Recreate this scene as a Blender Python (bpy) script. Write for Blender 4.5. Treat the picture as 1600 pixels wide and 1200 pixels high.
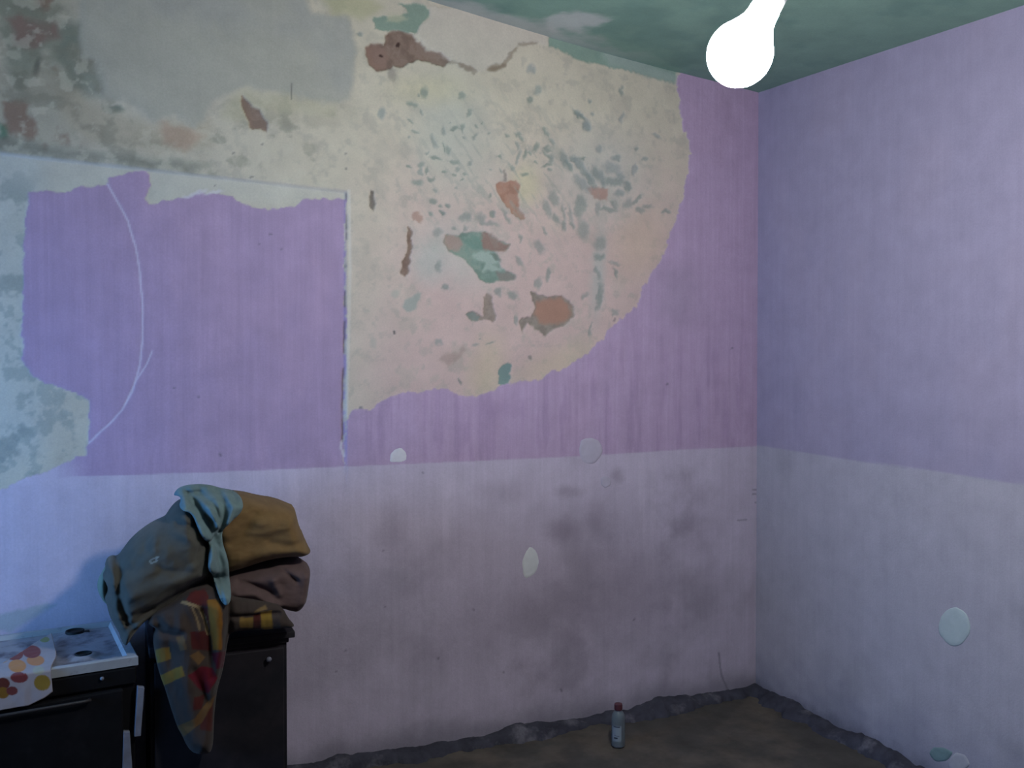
import bpy, bmesh, math, random
import numpy as np
from mathutils import Vector, Matrix

for o in list(bpy.data.objects): bpy.data.objects.remove(o, do_unlink=True)
scene = bpy.context.scene
COL = scene.collection
random.seed(4)

# ------------------------------------------------------------------ camera
# world: the room corner (back wall meets right wall) is x=0, y=0; back wall is y=0, right wall is x=0, floor is z=0
FPX = 1400.0
YAW = math.radians(24.0)
PITCH = math.atan(25.0 / FPX)
CAM = np.array([-2.900, -3.543, 1.600])
FW = np.array([math.sin(YAW)*math.cos(PITCH), math.cos(YAW)*math.cos(PITCH), -math.sin(PITCH)])
RT = np.array([math.cos(YAW), -math.sin(YAW), 0.0])
UP = np.cross(RT, FW)
cd = bpy.data.cameras.new('camera'); cam = bpy.data.objects.new('camera', cd); COL.objects.link(cam)
cd.sensor_width = 36.0; cd.lens = 36.0 * FPX / 1600.0; cd.clip_start = 0.05
mw = Matrix.Identity(4)
for i in range(3):
    mw[i][0] = RT[i]; mw[i][1] = UP[i]; mw[i][2] = -FW[i]; mw[i][3] = CAM[i]
cam.matrix_world = mw
scene.camera = cam

# ------------------------------------------------------------------ sky, exposure
world = bpy.data.worlds.new('sky'); scene.world = world; world.use_nodes = True
bg = world.node_tree.nodes['Background']
bg.inputs['Color'].default_value = (0.17, 0.46, 1.0, 1.0)
bg.inputs['Strength'].default_value = 15.5
vs = scene.view_settings
vs.view_transform = 'Standard'; vs.look = 'None'; vs.gamma = 1.0; vs.use_curve_mapping = False
vs.exposure = 0.0
LAMP_STRENGTH = 340.0
LAMP_COLOR = (0.97, 0.985, 1.0)
# the window opening in the left wall (out of frame): daylight comes through it, guided by a portal
WIN = dict(x=-4.40, y0=-1.50, y1=-0.40, z0=0.75, z1=1.80)
pl = bpy.data.lights.new('window_portal', 'AREA'); pl.shape = 'RECTANGLE'
pl.size = WIN['y1']-WIN['y0']; pl.size_y = WIN['z1']-WIN['z0']
pl.cycles.is_portal = True
po = bpy.data.objects.new('window_portal', pl); COL.objects.link(po)
po.location = (WIN['x']-0.10, (WIN['y0']+WIN['y1'])/2, (WIN['z0']+WIN['z1'])/2)
po.rotation_euler = Vector((1, 0, 0)).to_track_quat('-Z', 'Z').to_euler()

# ------------------------------------------------------------------ helpers
def ray(px, py):
    d = FW + (px-800.0)/FPX*RT - (py-600.0)/FPX*UP
    return d
def at_y(px, py, Y):
    d = ray(px, py); return CAM + d*((Y-CAM[1])/d[1])
def at_x(px, py, X):
    d = ray(px, py); return CAM + d*((X-CAM[0])/d[0])
def at_z(px, py, Z):
    d = ray(px, py); return CAM + d*((Z-CAM[2])/d[2])
def at_d(px, py, D): return CAM + ray(px, py)*D
def proj(P):
    """points (n,3) -> pixel x, y of the photograph's frame"""
    q = P - CAM
    z = np.maximum(q @ FW, 0.05)
    return 800.0 + FPX*(q @ RT)/z, 600.0 - FPX*(q @ UP)/z
def lin(c):
    return tuple(((v/255.0)/12.92 if v/255.0 <= 0.04045 else ((v/255.0+0.055)/1.055)**2.4) for v in c)

def crop(pts, ox, oy, s): return [(x/s+ox, y/s+oy) for x, y in pts]

_rng = {}
def vnoise(x, y, seed):
    if seed not in _rng: _rng[seed] = np.random.RandomState(seed).rand(256, 256)
    T = _rng[seed]
    xi = np.floor(x).astype(int); yi = np.floor(y).astype(int)
    fx = x-xi; fy = y-yi
    fx = fx*fx*(3-2*fx); fy = fy*fy*(3-2*fy)
    a = T[xi % 256, yi % 256]; b = T[(xi+1) % 256, yi % 256]
    c = T[xi % 256, (yi+1) % 256]; d = T[(xi+1) % 256, (yi+1) % 256]
    return (a*(1-fx)+b*fx)*(1-fy) + (c*(1-fx)+d*fx)*fy
def fbm(x, y, seed, octv=4, gain=0.55):
    s = np.zeros_like(x, dtype=float); a = 1.0; t = 0.0
    for k in range(octv):
        s += a*vnoise(x*2**k+17.3*k, y*2**k+9.1*k, seed+k); t += a; a *= gain
    return s/t - 0.5           # about -0.5 .. 0.5
def sstep(a, b, x):
    t = np.clip((x-a)/(b-a), 0, 1); return t*t*(3-2*t)
def sdf_poly(x, y, poly):
    """signed distance, negative inside"""
    P = np.asarray(poly, float); n = len(P)
    d = np.full(x.shape, 1e18); ins = np.zeros(x.shape, bool)
    for i in range(n):
        ax, ay = P[i]; bx, by = P[(i+1) % n]
        ex, ey = bx-ax, by-ay; L = ex*ex+ey*ey+1e-12
        t = np.clip(((x-ax)*ex+(y-ay)*ey)/L, 0, 1)
        d = np.minimum(d, (x-ax-t*ex)**2+(y-ay-t*ey)**2)
        c = ((ay > y) != (by > y))
        xs = ax + (y-ay)*ex/(ey if abs(ey) > 1e-12 else 1e-12)
        ins ^= (c & (x < xs))
    d = np.sqrt(d)
    return np.where(ins, -d, d)
def dist_line(x, y, pts):
    d = np.full(x.shape, 1e18)
    for (ax, ay), (bx, by) in zip(pts[:-1], pts[1:]):
        ex, ey = bx-ax, by-ay; L = ex*ex+ey*ey+1e-12
        t = np.clip(((x-ax)*ex+(y-ay)*ey)/L, 0, 1)
        d = np.minimum(d, (x-ax-t*ex)**2+(y-ay-t*ey)**2)
    return np.sqrt(d)

def link(o, parent=None):
    COL.objects.link(o)
    if parent is not None: o.parent = parent
    return o
def tag(o, label=None, cat=None, group=None, kind=None):
    if label: o['label'] = label
    if cat: o['category'] = cat
    if group: o['group'] = group
    if kind: o['kind'] = kind
    return o
def empty(name, loc, rz=0.0):
    o = bpy.data.objects.new(name, None); o.location = loc; o.rotation_euler = (0, 0, rz)
    o.empty_display_size = 0.05
    return link(o)
def mesh_np(name, V, F, mat, parent=None, smooth=True, color=None):
    me = bpy.data.meshes.new(name)
    V = np.ascontiguousarray(V, np.float32); F = np.ascontiguousarray(F, np.int32)
    k = F.shape[1]
    me.vertices.add(len(V)); me.vertices.foreach_set('co', V.ravel())
    me.loops.add(F.size); me.loops.foreach_set('vertex_index', F.ravel())
    me.polygons.add(len(F)); me.polygons.foreach_set('loop_start', np.arange(0, F.size, k, dtype=np.int32))
    me.polygons.foreach_set('use_smooth', np.full(len(F), smooth))
    if color is not None:
        a = me.attributes.new('paint', 'FLOAT_COLOR', 'POINT')
        a.data.foreach_set('color', np.ascontiguousarray(color, np.float32).ravel())
    me.update(calc_edges=True); me.validate()
    me.materials.append(mat)
    return link(bpy.data.objects.new(name, me), parent)
def grid_faces(nu, nv):
    i = np.arange(nu*nv).reshape(nv, nu)
    return np.stack([i[:-1, :-1], i[:-1, 1:], i[1:, 1:], i[1:, :-1]], -1).reshape(-1, 4)
def bm_obj(name, bm, mat, parent=None, smooth=False):
    me = bpy.data.meshes.new(name)
    bmesh.ops.recalc_face_normals(bm, faces=bm.faces[:])
    bm.to_mesh(me); bm.free()
    if smooth:
        for p in me.polygons: p.use_smooth = True
    me.materials.append(mat)
    return link(bpy.data.objects.new(name, me), parent)
def add_box(bm, x0, x1, y0, y1, z0, z1, bev=0.0, seg=2):
    r = bmesh.ops.create_cube(bm, size=1.0)
    vs_ = r['verts']
    for v in vs_:
        v.co.x = x0 + (v.co.x+0.5)*(x1-x0); v.co.y = y0 + (v.co.y+0.5)*(y1-y0); v.co.z = z0 + (v.co.z+0.5)*(z1-z0)
    if bev > 0:
        es = list({e for v in vs_ for e in v.link_edges})
        bmesh.ops.bevel(bm, geom=es, offset=bev, segments=seg, affect='EDGES', profile=0.5)
def add_lathe(bm, prof, n=32, M=None, cap0=True, cap1=True):
    rings = []
    for r, z in prof:
        ring = []
        for k in range(n):
            a = 2*math.pi*k/n
            p = Vector((r*math.cos(a), r*math.sin(a), z))
            ring.append(bm.verts.new(M @ p if M else p))
        rings.append(ring)
    for a, b in zip(rings[:-1], rings[1:]):
        for k in range(n):
            bm.faces.new((a[k], a[(k+1) % n], b[(k+1) % n], b[k]))
    if cap0: bm.faces.new(rings[0][::-1])
    if cap1: bm.faces.new(rings[-1])
def add_tube(bm, pts, r, n=10):
    pts = [Vector(p) for p in pts]; rings = []
    for i, p in enumerate(pts):
        t = (pts[min(i+1, len(pts)-1)] - pts[max(i-1, 0)]).normalized()
        a = t.orthogonal().normalized(); b = t.cross(a)
        if rings:                       # keep the frame from twisting
            a = (prev_a - t*prev_a.dot(t)).normalized(); b = t.cross(a)
        prev_a = a
        rings.append([bm.verts.new(p + (a*math.cos(2*math.pi*k/n)+b*math.sin(2*math.pi*k/n))*r) for k in range(n)])
    for a, b in zip(rings[:-1], rings[1:]):
        for k in range(n): bm.faces.new((a[k], a[(k+1) % n], b[(k+1) % n], b[k]))
    bm.faces.new(rings[0][::-1]); bm.faces.new(rings[-1])

# ------------------------------------------------------------------ materials
def new_mat(name):
    m = bpy.data.materials.new(name); m.use_nodes = True
    nt = m.node_tree; b = nt.nodes['Principled BSDF']
    return m, nt, b
def nd(nt, t, **kw):
    n = nt.nodes.new(t)
    for k, v in kw.items(): setattr(n, k, v)
    return n
def noise_node(nt, scale, detail=4, vec=None, stretch=None, rough=0.6):
    tc = nd(nt, 'ShaderNodeTexCoord')
    src = tc.outputs['Object']
    if stretch:
        mp = nd(nt, 'ShaderNodeMapping'); mp.inputs['Scale'].default_value = stretch
        nt.links.new(src, mp.inputs['Vector']); src = mp.outputs['Vector']
    n = nd(nt, 'ShaderNodeTexNoise'); n.inputs['Scale'].default_value = scale
    n.inputs['Detail'].default_value = detail; n.inputs['Roughness'].default_value = rough
    nt.links.new(src, n.inputs['Vector'])
    return n.outputs['Fac']
def ramp(nt, fac, a, b, lo, hi):
    r = nd(nt, 'ShaderNodeMapRange'); r.inputs['From Min'].default_value = a; r.inputs['From Max'].default_value = b
    r.inputs['To Min'].default_value = lo; r.inputs['To Max'].default_value = hi
    nt.links.new(fac, r.inputs['Value']); return r.outputs['Result']
def math_(nt, op, a, b):
    m = nd(nt, 'ShaderNodeMath', operation=op)
    for i, v in enumerate((a, b)):
        if isinstance(v, (int, float)): m.inputs[i].default_value = v
        else: nt.links.new(v, m.inputs[i])
    return m.outputs[0]
def scale_col(nt, col, fac):
    v = nd(nt, 'ShaderNodeVectorMath', operation='SCALE')
    if isinstance(col, tuple): v.inputs[0].default_value = col[:3]
    else: nt.links.new(col, v.inputs[0])
    nt.links.new(fac, v.inputs['Scale']); return v.outputs[0]
def mix_col(nt, fac, a, b):
    m = nd(nt, 'ShaderNodeMix', data_type='RGBA')
    nt.links.new(fac, m.inputs['Factor'])
    for k, v in ((6, a), (7, b)):
        if isinstance(v, tuple): m.inputs[k].default_value = (*v[:3], 1)
        else: nt.links.new(v, m.inputs[k])
    return m.outputs[2]
def bump(nt, b, h, strength, dist=0.002):
    n = nd(nt, 'ShaderNodeBump'); n.inputs['Strength'].default_value = strength; n.inputs['Distance'].default_value = dist
    nt.links.new(h, n.inputs['Height']); nt.links.new(n.outputs['Normal'], b.inputs['Normal'])

def mat_wall(name):
    """layer colours come from the mesh's paint attribute; the nodes add brush streaks, mottling and grain. alpha = how much it is brushed paint"""
    m, nt, b = new_mat(name)
    at = nd(nt, 'ShaderNodeAttribute', attribute_name='paint')
    streak = ramp(nt, noise_node(nt, 1.0, 3, stretch=(46, 46, 1.6)), 0.3, 0.7, -0.055, 0.055)
    streak2 = ramp(nt, noise_node(nt, 1.0, 2, stretch=(170, 170, 5.0)), 0.3, 0.7, -0.015, 0.015)
    st = math_(nt, 'MULTIPLY', math_(nt, 'ADD', streak, streak2), at.outputs['Alpha'])
    mot = ramp(nt, noise_node(nt, 9.0, 5), 0.3, 0.7, 0.93, 1.07)
    gr = ramp(nt, noise_node(nt, 160.0, 3), 0.3, 0.7, 0.95, 1.05)
    f = math_(nt, 'MULTIPLY', math_(nt, 'MULTIPLY', mot, gr), math_(nt, 'ADD', st, 1.0))
    nt.links.new(scale_col(nt, at.outputs['Color'], f), b.inputs['Base Color'])
    b.inputs['Roughness'].default_value = 0.85
    b.inputs['Specular IOR Level'].default_value = 0.25
    bump(nt, b, noise_node(nt, 120.0, 5), 0.35, 0.002)
    return m
def mat_plain(name, c, rough=0.6, var=0.10, nscale=14.0, bmp=0.0, metallic=0.0, spec=0.4, c2=None, c2scale=6.0, lo=0.45, hi=0.6, bscale=90.0):
    m, nt, b = new_mat(name)
    col = lin(c)
    f = ramp(nt, noise_node(nt, nscale, 5), 0.3, 0.7, 1-var, 1+var)
    if c2 is not None:
        g = ramp(nt, noise_node(nt, c2scale, 6), lo, hi, 0.0, 1.0)
        col = mix_col(nt, g, col, lin(c2))
    nt.links.new(scale_col(nt, col, f), b.inputs['Base Color'])
    b.inputs['Roughness'].default_value = rough; b.inputs['Metallic'].default_value = metallic
    b.inputs['Specular IOR Level'].default_value = spec
    if bmp: bump(nt, b, noise_node(nt, bscale, 5), bmp, 0.003)
    return m
def mat_cloth(name, c, var=0.14, attr=False, weave=420.0):
    m, nt, b = new_mat(name)
    if attr:
        a = nd(nt, 'ShaderNodeAttribute', attribute_name='paint'); col = a.outputs['Color']
    else: col = lin(c)
    f = ramp(nt, noise_node(nt, 22.0, 5), 0.3, 0.7, 1-var, 1+var)
    nt.links.new(scale_col(nt, col, f), b.inputs['Base Color'])
    b.inputs['Roughness'].default_value = 0.95; b.inputs['Specular IOR Level'].default_value = 0.12
    b.inputs['Sheen Weight'].default_value = 0.08
    bump(nt, b, noise_node(nt, weave, 2), 0.25, 0.0015)
    return m

M_wall = mat_wall('painted_plaster')
M_floor = mat_plain('earth_floor', (78, 73, 70), 0.95, 0.22, 7.0, 0.7, c2=(98, 88, 80), c2scale=2.3, bscale=45.0, spec=0.1)
M_skirt = mat_plain('crumbling_cement', (66, 64, 74), 0.95, 0.3, 14.0, 0.9, c2=(102, 98, 106), c2scale=9.0, lo=0.55, hi=0.68, spec=0.15)
M_filler = mat_plain('filler_plaster', (214, 208, 214), 0.9, 0.05, 30.0, 0.3, spec=0.2)
M_filler_green = mat_plain('green_filler', (118, 138, 138), 0.9, 0.08, 30.0, 0.3, spec=0.2)
M_plain = mat_plain('limewash', (112, 106, 112), 0.9, 0.05, 5.0, 0.2)
M_frame = mat_plain('window_wood', (110, 84, 62), 0.6, 0.15, 20.0, 0.2)

# ------------------------------------------------------------------ the room: ceiling height field
def ceil_z(X, Y):
    return 2.945 + 0.100*(-X) - 0.058*(-Y) + 0.012*np.sin(2.1*X+0.4) * np.cos(1.7*Y)
XL, YF = -4.40, -4.60          # left wall and the wall behind the camera

# --- floor
nx, ny = 150, 156
gx, gy = np.meshgrid(np.linspace(XL-0.1, 0.1, nx), np.linspace(YF-0.1, 0.1, ny))
gz = 0.010*fbm(gx*3, gy*3, 61, 4) - 0.004
floor = mesh_np('floor', np.stack([gx, gy, gz], -1).reshape(-1, 3), grid_faces(nx, ny), M_floor)
tag(floor, kind='structure')

# --- back wall ----------------------------------------------------
def paint_over(C, A, mask, col, alpha):
    mk = mask[..., None]
    C[...] = C*(1-mk) + np.array(lin(col))*mk
    A[...] = A*(1-mask) + alpha*mask

PURPLE = (172, 148, 178); LILAC = (194, 180, 198); CREAM = (204, 193, 174); PINKISH = (206, 176, 172)
WHITEP = (174, 170, 158); GREEN = (122, 146, 132); GREENGREY = (132, 142, 136); BROWN = (140, 116, 104)
ORANGE = (174, 132, 114); GREYBR = (140, 130, 124); DARKG = (92, 104, 98); OCHRE = (206, 188, 160)
C4 = lambda p: crop(p, 520, 0, 2.7586)
C5 = lambda p: crop(p, 520, 320, 2.7586)
C2 = lambda p: crop(p, 0, 0, 2.857)
C7 = lambda p: crop(p, 620, 120, 5.333)
C8 = lambda p: crop(p, 680, 300, 4.2105)

purple_right_edge = [(1058, -40), (1058, 130), (1062, 180), (1075, 215), (1078, 245), (1070, 300), (1064, 322), (1049, 363), (1035, 403), (1016, 432),
    (1004, 447), (1000, 466), (986, 487), (959, 508), (938, 534), (919, 552), (882, 574), (846, 590), (785, 604), (741, 621), (716, 617), (690, 608),
    (661, 610), (629, 613), (596, 626), (578, 642), (556, 639), (543, 646), (540, 660)]
panel_top = [(45, 299), (72, 297), (105, 297), (122, 289), (145, 291), (168, 287), (170, 279), (192, 272), (210, 268), (231, 264), (238, 271), (233, 294), (226, 310),
    (233, 317), (245, 318), (269, 311), (286, 307), (304, 304), (312, 300), (325, 303), (345, 303), (364, 308), (385, 320), (402, 323), (420, 325), (440, 322), (462, 320),
    (470, 313), (476, 310), (500, 311), (525, 310), (541, 311)]
panel_left = [(0, 768), (17, 757), (59, 741), (91, 729), (119, 715), (135, 712), (140, 690), (140, 628), (133, 620), (94, 606), (66, 599), (46, 582),
    (33, 561), (35, 501), (35, 402), (40, 340)]
stripe = [(-700, 775), (0, 751), (120, 745), (330, 738), (540, 729), (730, 721), (920, 712), (1060, 703), (1187, 697)]

def wall_back_fields(X, Z):
    P = np.stack([X, np.zeros_like(X), Z], -1).reshape(-1, 3)
    px, py = proj(P); px = px.reshape(X.shape); py = py.reshape(X.shape)
    n1 = fbm(X*9, Z*9, 1, 5); n2 = fbm(X*30, Z*30, 7, 4); n3 = fbm(X*3, Z*3, 13, 5); n4 = fbm(X*70, Z*70, 29, 3)
    jx = 9*fbm(X*22, Z*22, 41, 4); jy = 9*fbm(X*22, Z*22, 47, 4)
    qx = px + jx + 4*n4; qy = py + jy - 4*n4                       # ragged edges
    kx = 5*fbm(X*52, Z*52, 53, 2); ky = 5*fbm(X*52, Z*52, 57, 2)
    sx = px + 0.55*jx + 1.0*kx; sy = py + 0.55*jy + 1.0*ky             # cleaner edges
    C = np.zeros(X.shape+(3,)); A = np.zeros(X.shape); D = np.zeros(X.shape)
    # cream plaster, pinker towards the middle, greyer left
    C[...] = np.array(lin(CREAM))
    paint_over(C, A, sstep(480, 700, px+160*n3)*0.8*sstep(150, 420, py+120*n1), PINKISH, 0.1)
    paint_over(C, A, sstep(560, 80, px+200*n3)*0.55, (186, 182, 170), 0.1)
    paint_over(C, A, sstep(0.03, 0.2, n1+0.6*n2)*0.35, (180, 172, 158), 0.1)
    paint_over(C, A, sstep(0.08, 0.22, n2)*0.22, (160, 155, 145), 0.1)
    D += 0.0012*n2
    KEEP = [np.ones(X.shape)]
    def poly(pts, col, amt=1.0, edge=1.5, jag='s', depth=0.0, alpha=0.1, grow=0.0):
        p = np.asarray(pts); x0, y0 = p.min(0)-14; x1, y1 = p.max(0)+14
        xx, yy = (sx, sy) if jag == 's' else (qx, qy)
        m = np.zeros(X.shape)
        idx = (px > x0-10) & (px < x1+10) & (py > y0-10) & (py < y1+10)
        m[idx] = amt*sstep(edge, -edge, sdf_poly(xx[idx], yy[idx], pts)-grow)
        m *= KEEP[0]
        paint_over(C, A, m, col, alpha)
        if depth: D[...] += depth*m/amt
        if depth >= 0.005:          # worn, uneven inside
            paint_over(C, A, m*sstep(0.0, 0.16, n2+0.5*n4)*0.35, tuple(0.55*c_+0.45*k_ for c_, k_ in zip(col, (186, 172, 158))), alpha)
            paint_over(C, A, m*sstep(0.0, 0.16, -n2-0.3*n4)*0.35, tuple(0.8*c_ for c_ in col), alpha)
        return m
    def ell(cx, cy, rx, ry, ang, col, amt=1.0, soft=0.35, jag='s', depth=0.0):
        a = math.radians(ang); R = max(rx, ry)*1.5+8
        idx = (abs(px-cx) < R) & (abs(py-cy) < R)
        xx, yy = (sx, sy) if jag == 's' else ((px+0.45*jx+1.5*kx, py+0.45*jy+1.5*ky) if jag == 'f' else (qx, qy))
        dx = xx[idx]-cx; dy = yy[idx]-cy
        u = (dx*math.cos(a)+dy*math.sin(a))/rx; v = (-dx*math.sin(a)+dy*math.cos(a))/ry
        m = np.zeros(X.shape); m[idx] = amt*sstep(1+soft, 1-soft, np.sqrt(u*u+v*v))
        m *= KEEP[0]
        paint_over(C, A, m, col, 0.1)
        if depth: D[...] += depth*m/amt
    # ---- upper left: dirt, mould and old coats round the smooth repair
    lft = sstep(170, 90, px+50*n1)*sstep(250, 215, py)
    paint_over(C, A, lft*0.55, (160, 152, 134), 0)
    paint_over(C, A, lft*sstep(-0.02, 0.14, fbm(X*6+3, Z*6, 71, 5))*0.6, (120, 128, 112), 0)
    paint_over(C, A, lft*sstep(0.05, 0.2, fbm(X*10, Z*8+5, 77, 5))*0.7, (128, 96, 82), 0)
    poly([(10, 30), (30, 24), (60, 34), (92, 34), (94, 60), (72, 64), (50, 76), (22, 70), (20, 48)], (134, 100, 94), 0.7, 9, 'q')
    poly([(92, 30), (128, 36), (128, 88), (140, 92), (158, 120), (160, 150), (130, 150), (108, 138), (100, 110), (88, 90), (96, 62)], (118, 126, 116), 0.7, 11, 'q')
    poly([(-300, 190), (0, 205), (30, 216), (70, 224), (110, 232), (160, 240), (210, 245), (270, 247), (330, 258), (300, 268), (200, 258), (100, 247), (0, 238), (-300, 215)], (104, 110, 100), 0.6, 11, 'q')
    poly([(-10, 190), (8, 196), (10, 212), (-10, 216)], (84, 128, 106), 0.7, 6, 'q')
    ell(58, 106, 6, 14, 10, (84, 84, 78), 0.7, 0.6, 'q'); ell(180, 171, 14, 6, 5, (96, 112, 104), 0.8, 0.6, 'q')
    poly([(100, 120), (140, 160), (240, 195), (330, 185), (330, 225), (240, 240), (130, 220), (90, 170)], (172, 158, 136), 0.55, 14, 'q')
    um = sstep(6, -6, py-np.interp(px, [-700, 0, 540], [165, 238, 298]))*sstep(620, 420, px)
    paint_over(C, A, um*sstep(0.02, 0.2, fbm(X*5+9, Z*7, 131, 6))*0.5, (150, 142, 124), 0)
    paint_over(C, A, um*sstep(0.06, 0.2, fbm(X*11+2, Z*13, 137, 6))*0.45, (126, 124, 110), 0)
    paint_over(C, A, um*sstep(0.08, 0.18, fbm(X*22, Z*22, 139, 4))*0.4, (206, 198, 180), 0)
    poly([(250, 190), (300, 200), (320, 215), (290, 235), (255, 225)], (176, 146, 126), 0.6, 8, 'q')
    m = poly([(124, -30), (126, 40), (130, 88), (150, 95), (158, 125), (165, 151), (203, 161), (225, 178), (242, 189), (276, 179), (304, 198), (318, 189), (336, 158), (385, 136),
          (437, 147), (525, 164), (546, 154), (554, 110), (556, 70), (546, 28), (490, 22), (465, -30)], WHITEP, 0.92, 7, 'q', -0.0025, 0.25)
    paint_over(C, A, m*sstep(0.0, 0.2, n3)*0.5, (164, 162, 158), 0.2)
    poly([(385, 136), (437, 147), (525, 164), (530, 185), (420, 170), (370, 190), (345, 185), (350, 160)], (190, 182, 156), 0.55, 8, 'q')
    poly([(490, -20), (555, -20), (600, 10), (570, 30), (520, 22)], (176, 172, 132), 0.6, 9, 'q')
    poly([(378, 151), (388, 156), (394, 166), (406, 171), (411, 184), (418, 192), (415, 206), (408, 201), (392, 203), (387, 186), (382, 177), (378, 161)], BROWN, 0.9, 1.5, 's', 0.006)
    # line of scratches
    d = dist_line(px, py, [(456, 130), (455, 155)]); paint_over(C, A, 0.6*sstep(1.6, 0.4, d), (90, 90, 88), 0)
    # ---- the ledge over the panel and the panel itself (recessed a little)
    ledge = np.interp(px, [-700, 0, 540], [165, 238, 298])
    inside = sstep(-0.5, 2.2, py-ledge)*sstep(541.5, 539.0, px+0.15*jx)*sstep(770, 680, py)
    pl_ = inside*sstep(35, 0, py-ledge-20*n1-30)
    paint_over(C, A, inside*sstep(345, 300, py+20*n1)*0.55, (196, 194, 184), 0.1)
    paint_over(C, A, inside*sstep(90, 40, px)*0.5, (190, 194, 190), 0.1)
    dm = sstep(90, 30, px+60*n3)*sstep(230, 320, py)*sstep(0.03, 0.2, n1+0.5*n2)
    paint_over(C, A, dm*0.6, (134, 142, 138), 0.1)
    dm = sstep(150, 110, px)*sstep(320, 380, py)*sstep(0.03, 0.16, fbm(X*26, Z*26, 141, 4))
    paint_over(C, A, dm*0.5, (140, 148, 144), 0.1)
    # ---- purple coat on the panel and on the rest of the wall
    ppoly = panel_left[::-1] + [(-300, 830), (541, 800)] + [(541, 690)] + panel_top[::-1]
    ppoly = panel_top + [(541, 500), (538, 690), (538, 800), (-300, 900), (-300, 862)] + panel_left
    mp = np.zeros(X.shape); idx = (py > 240) & (px < 560) & (py < 900)
    s_ = sdf_poly(sx[idx]+0.3*kx[idx]+0.35*jx[idx], sy[idx]+0.3*ky[idx]+0.35*jy[idx], ppoly); mp[idx] = sstep(1.2, -1.2, s_)
    rpoly = purple_right_edge + [(538, 800), (1400, 800), (1400, -60)]
    idx2 = (px > 520) & (py < 900)
    mr = np.zeros(X.shape); mr[idx2] = sstep(1.2, -1.2, sdf_poly(sx[idx2]+0.3*kx[idx2]+0.35*jx[idx2], sy[idx2]+0.3*ky[idx2]+0.35*jy[idx2], rpoly))
    strip_y = np.interp(px, [p[0] for p in stripe], [p[1] for p in stripe])
    below = sstep(-1.0, 1.0, py-strip_y + 1.2*n2)
    left_low = sstep(150, 70, px)*sstep(700, 735, py)
    cov = np.clip(mp + mr + (py > 782), 0, 1)
    paint_over(C, A, cov, PURPLE, 1.0)
    D -= 0.0022*cov
    paint_over(C, A, mr*0.85*sstep(470, 640, px+120*n3), (186, 160, 188), 1.0)
    pv = cov*sstep(0.0, 0.18, fbm(X*5, Z*2.2, 83, 4))
    paint_over(C, A, pv*0.30, (182, 154, 180), 1.0)
    pv = cov*sstep(0.02, 0.2, fbm(X*26, Z*3, 87, 4))*sstep(420, 640, py)*sstep(520, 600, px)
    paint_over(C, A, pv*0.35, (158, 132, 164), 1.0)
    ell(1060, 460, 30, 46, 0, (156, 140, 160), 0.45, 0.9, 'q'); ell(780, 640, 30, 12, 0, (162, 134, 166), 0.35, 0.9, 'q')
    lil = np.clip(below + left_low, 0, 1)*cov
    paint_over(C, A, lil, LILAC, 0.75)
    # dirt and handling stains on the lilac dado, deepened to imitate light falloff
    st = below*sstep(0.0, 0.25, fbm(X*4, Z*4, 91, 5))*sstep(560, 760, px)*sstep(1185, 1050, px)
    paint_over(C, A, st*0.55, (150, 138, 152), 0.6)
    st = below*sstep(-0.06, 0.2, fbm(X*2.2+4, Z*2.0, 93, 6))*sstep(740, 860, py+60*n1)
    paint_over(C, A, st*0.42, (148, 138, 150), 0.6)  # broad lower darkening: partly dirt, partly the lamp's falloff put into the colour
    for (cx, cy, rx, ry, am) in [(880, 830, 24, 18, 0.5), (930, 810, 14, 22, 0.35), (610, 830, 26, 34, 0.28), (700, 1010, 120, 40, 0.18), (940, 900, 90, 80, 0.35),
                                 (1000, 930, 70, 50, 0.25), (790, 770, 36, 16, 0.22), (890, 768, 20, 9, 0.4), (1080, 830, 30, 30, 0.25), (830, 960, 90, 40, 0.3), (965, 742, 9, 10, 0.4), (720, 890, 120, 70, 0.22)]:
        ell(cx, cy, rx, ry, 0, (126, 112, 124), am, 0.9, 'q')
    for (cx, cy) in [(541, 1019), (525, 1048), (740, 952), (600, 948), (684, 1030), (660, 740), (990, 968), (875, 1078), (786, 1050), (598, 862), (1143, 546), (1043, 600), (960, 500), (440, 388),
                     (405, 380), (424, 366), (310, 620), (272, 606), (345, 710), (617, 520), (338, 290), (540, 240), (540, 262), (364, 240), (410, 226), (393, 277)]:
        ell(cx, cy, 2.0, 1.7, 0, (92, 86, 94), 0.55, 0.6)
    # vertical pale runs
    rn = lil*sstep(0.12, 0.26, fbm(X*16, Z*0.9, 95, 3))*sstep(950, 760, py)
    paint_over(C, A, rn*0.30, (206, 192, 208), 0.8)
    # lower left, above the cooker: peeled strip
    poly([(-300, 985), (0, 960), (40, 950), (88, 942), (60, 962), (20, 985), (-300, 1010)], (160, 166, 172), 0.85, 4, 'q')
    poly([(-300, 800), (-60, 770), (0, 768), (17, 757), (0, 800), (-300, 830)], (176, 182, 188), 0.0001)
    # ---- old coats showing through the cream plaster
    KEEP[0] = 1-np.clip(mp+mr, 0, 1)
    poly(C4([(290, 20), (390, 15), (420, 60), (390, 100), (365, 140), (290, 138), (250, 128), (215, 132), (180, 125), (172, 75), (210, 65), (260, 70), (320, 55)]), GREEN, 0.85, 2, 'q', 0.002)
    poly(C4([(240, 60), (290, 60), (320, 85), (270, 95), (230, 85)]), (190, 186, 160), 0.7, 4, 'q')
    poly([(858, 30), (857, 73), (880, 84), (905, 94), (935, 101), (990, 113), (1056, 131), (1056, 40)], (120, 150, 138), 0.85, 2.5, 'q', 0.002)
    poly([(930, 60), (980, 85), (1056, 118), (1056, 131), (1000, 116), (950, 100)], (168, 178, 172), 0.6, 6, 'q')
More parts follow.
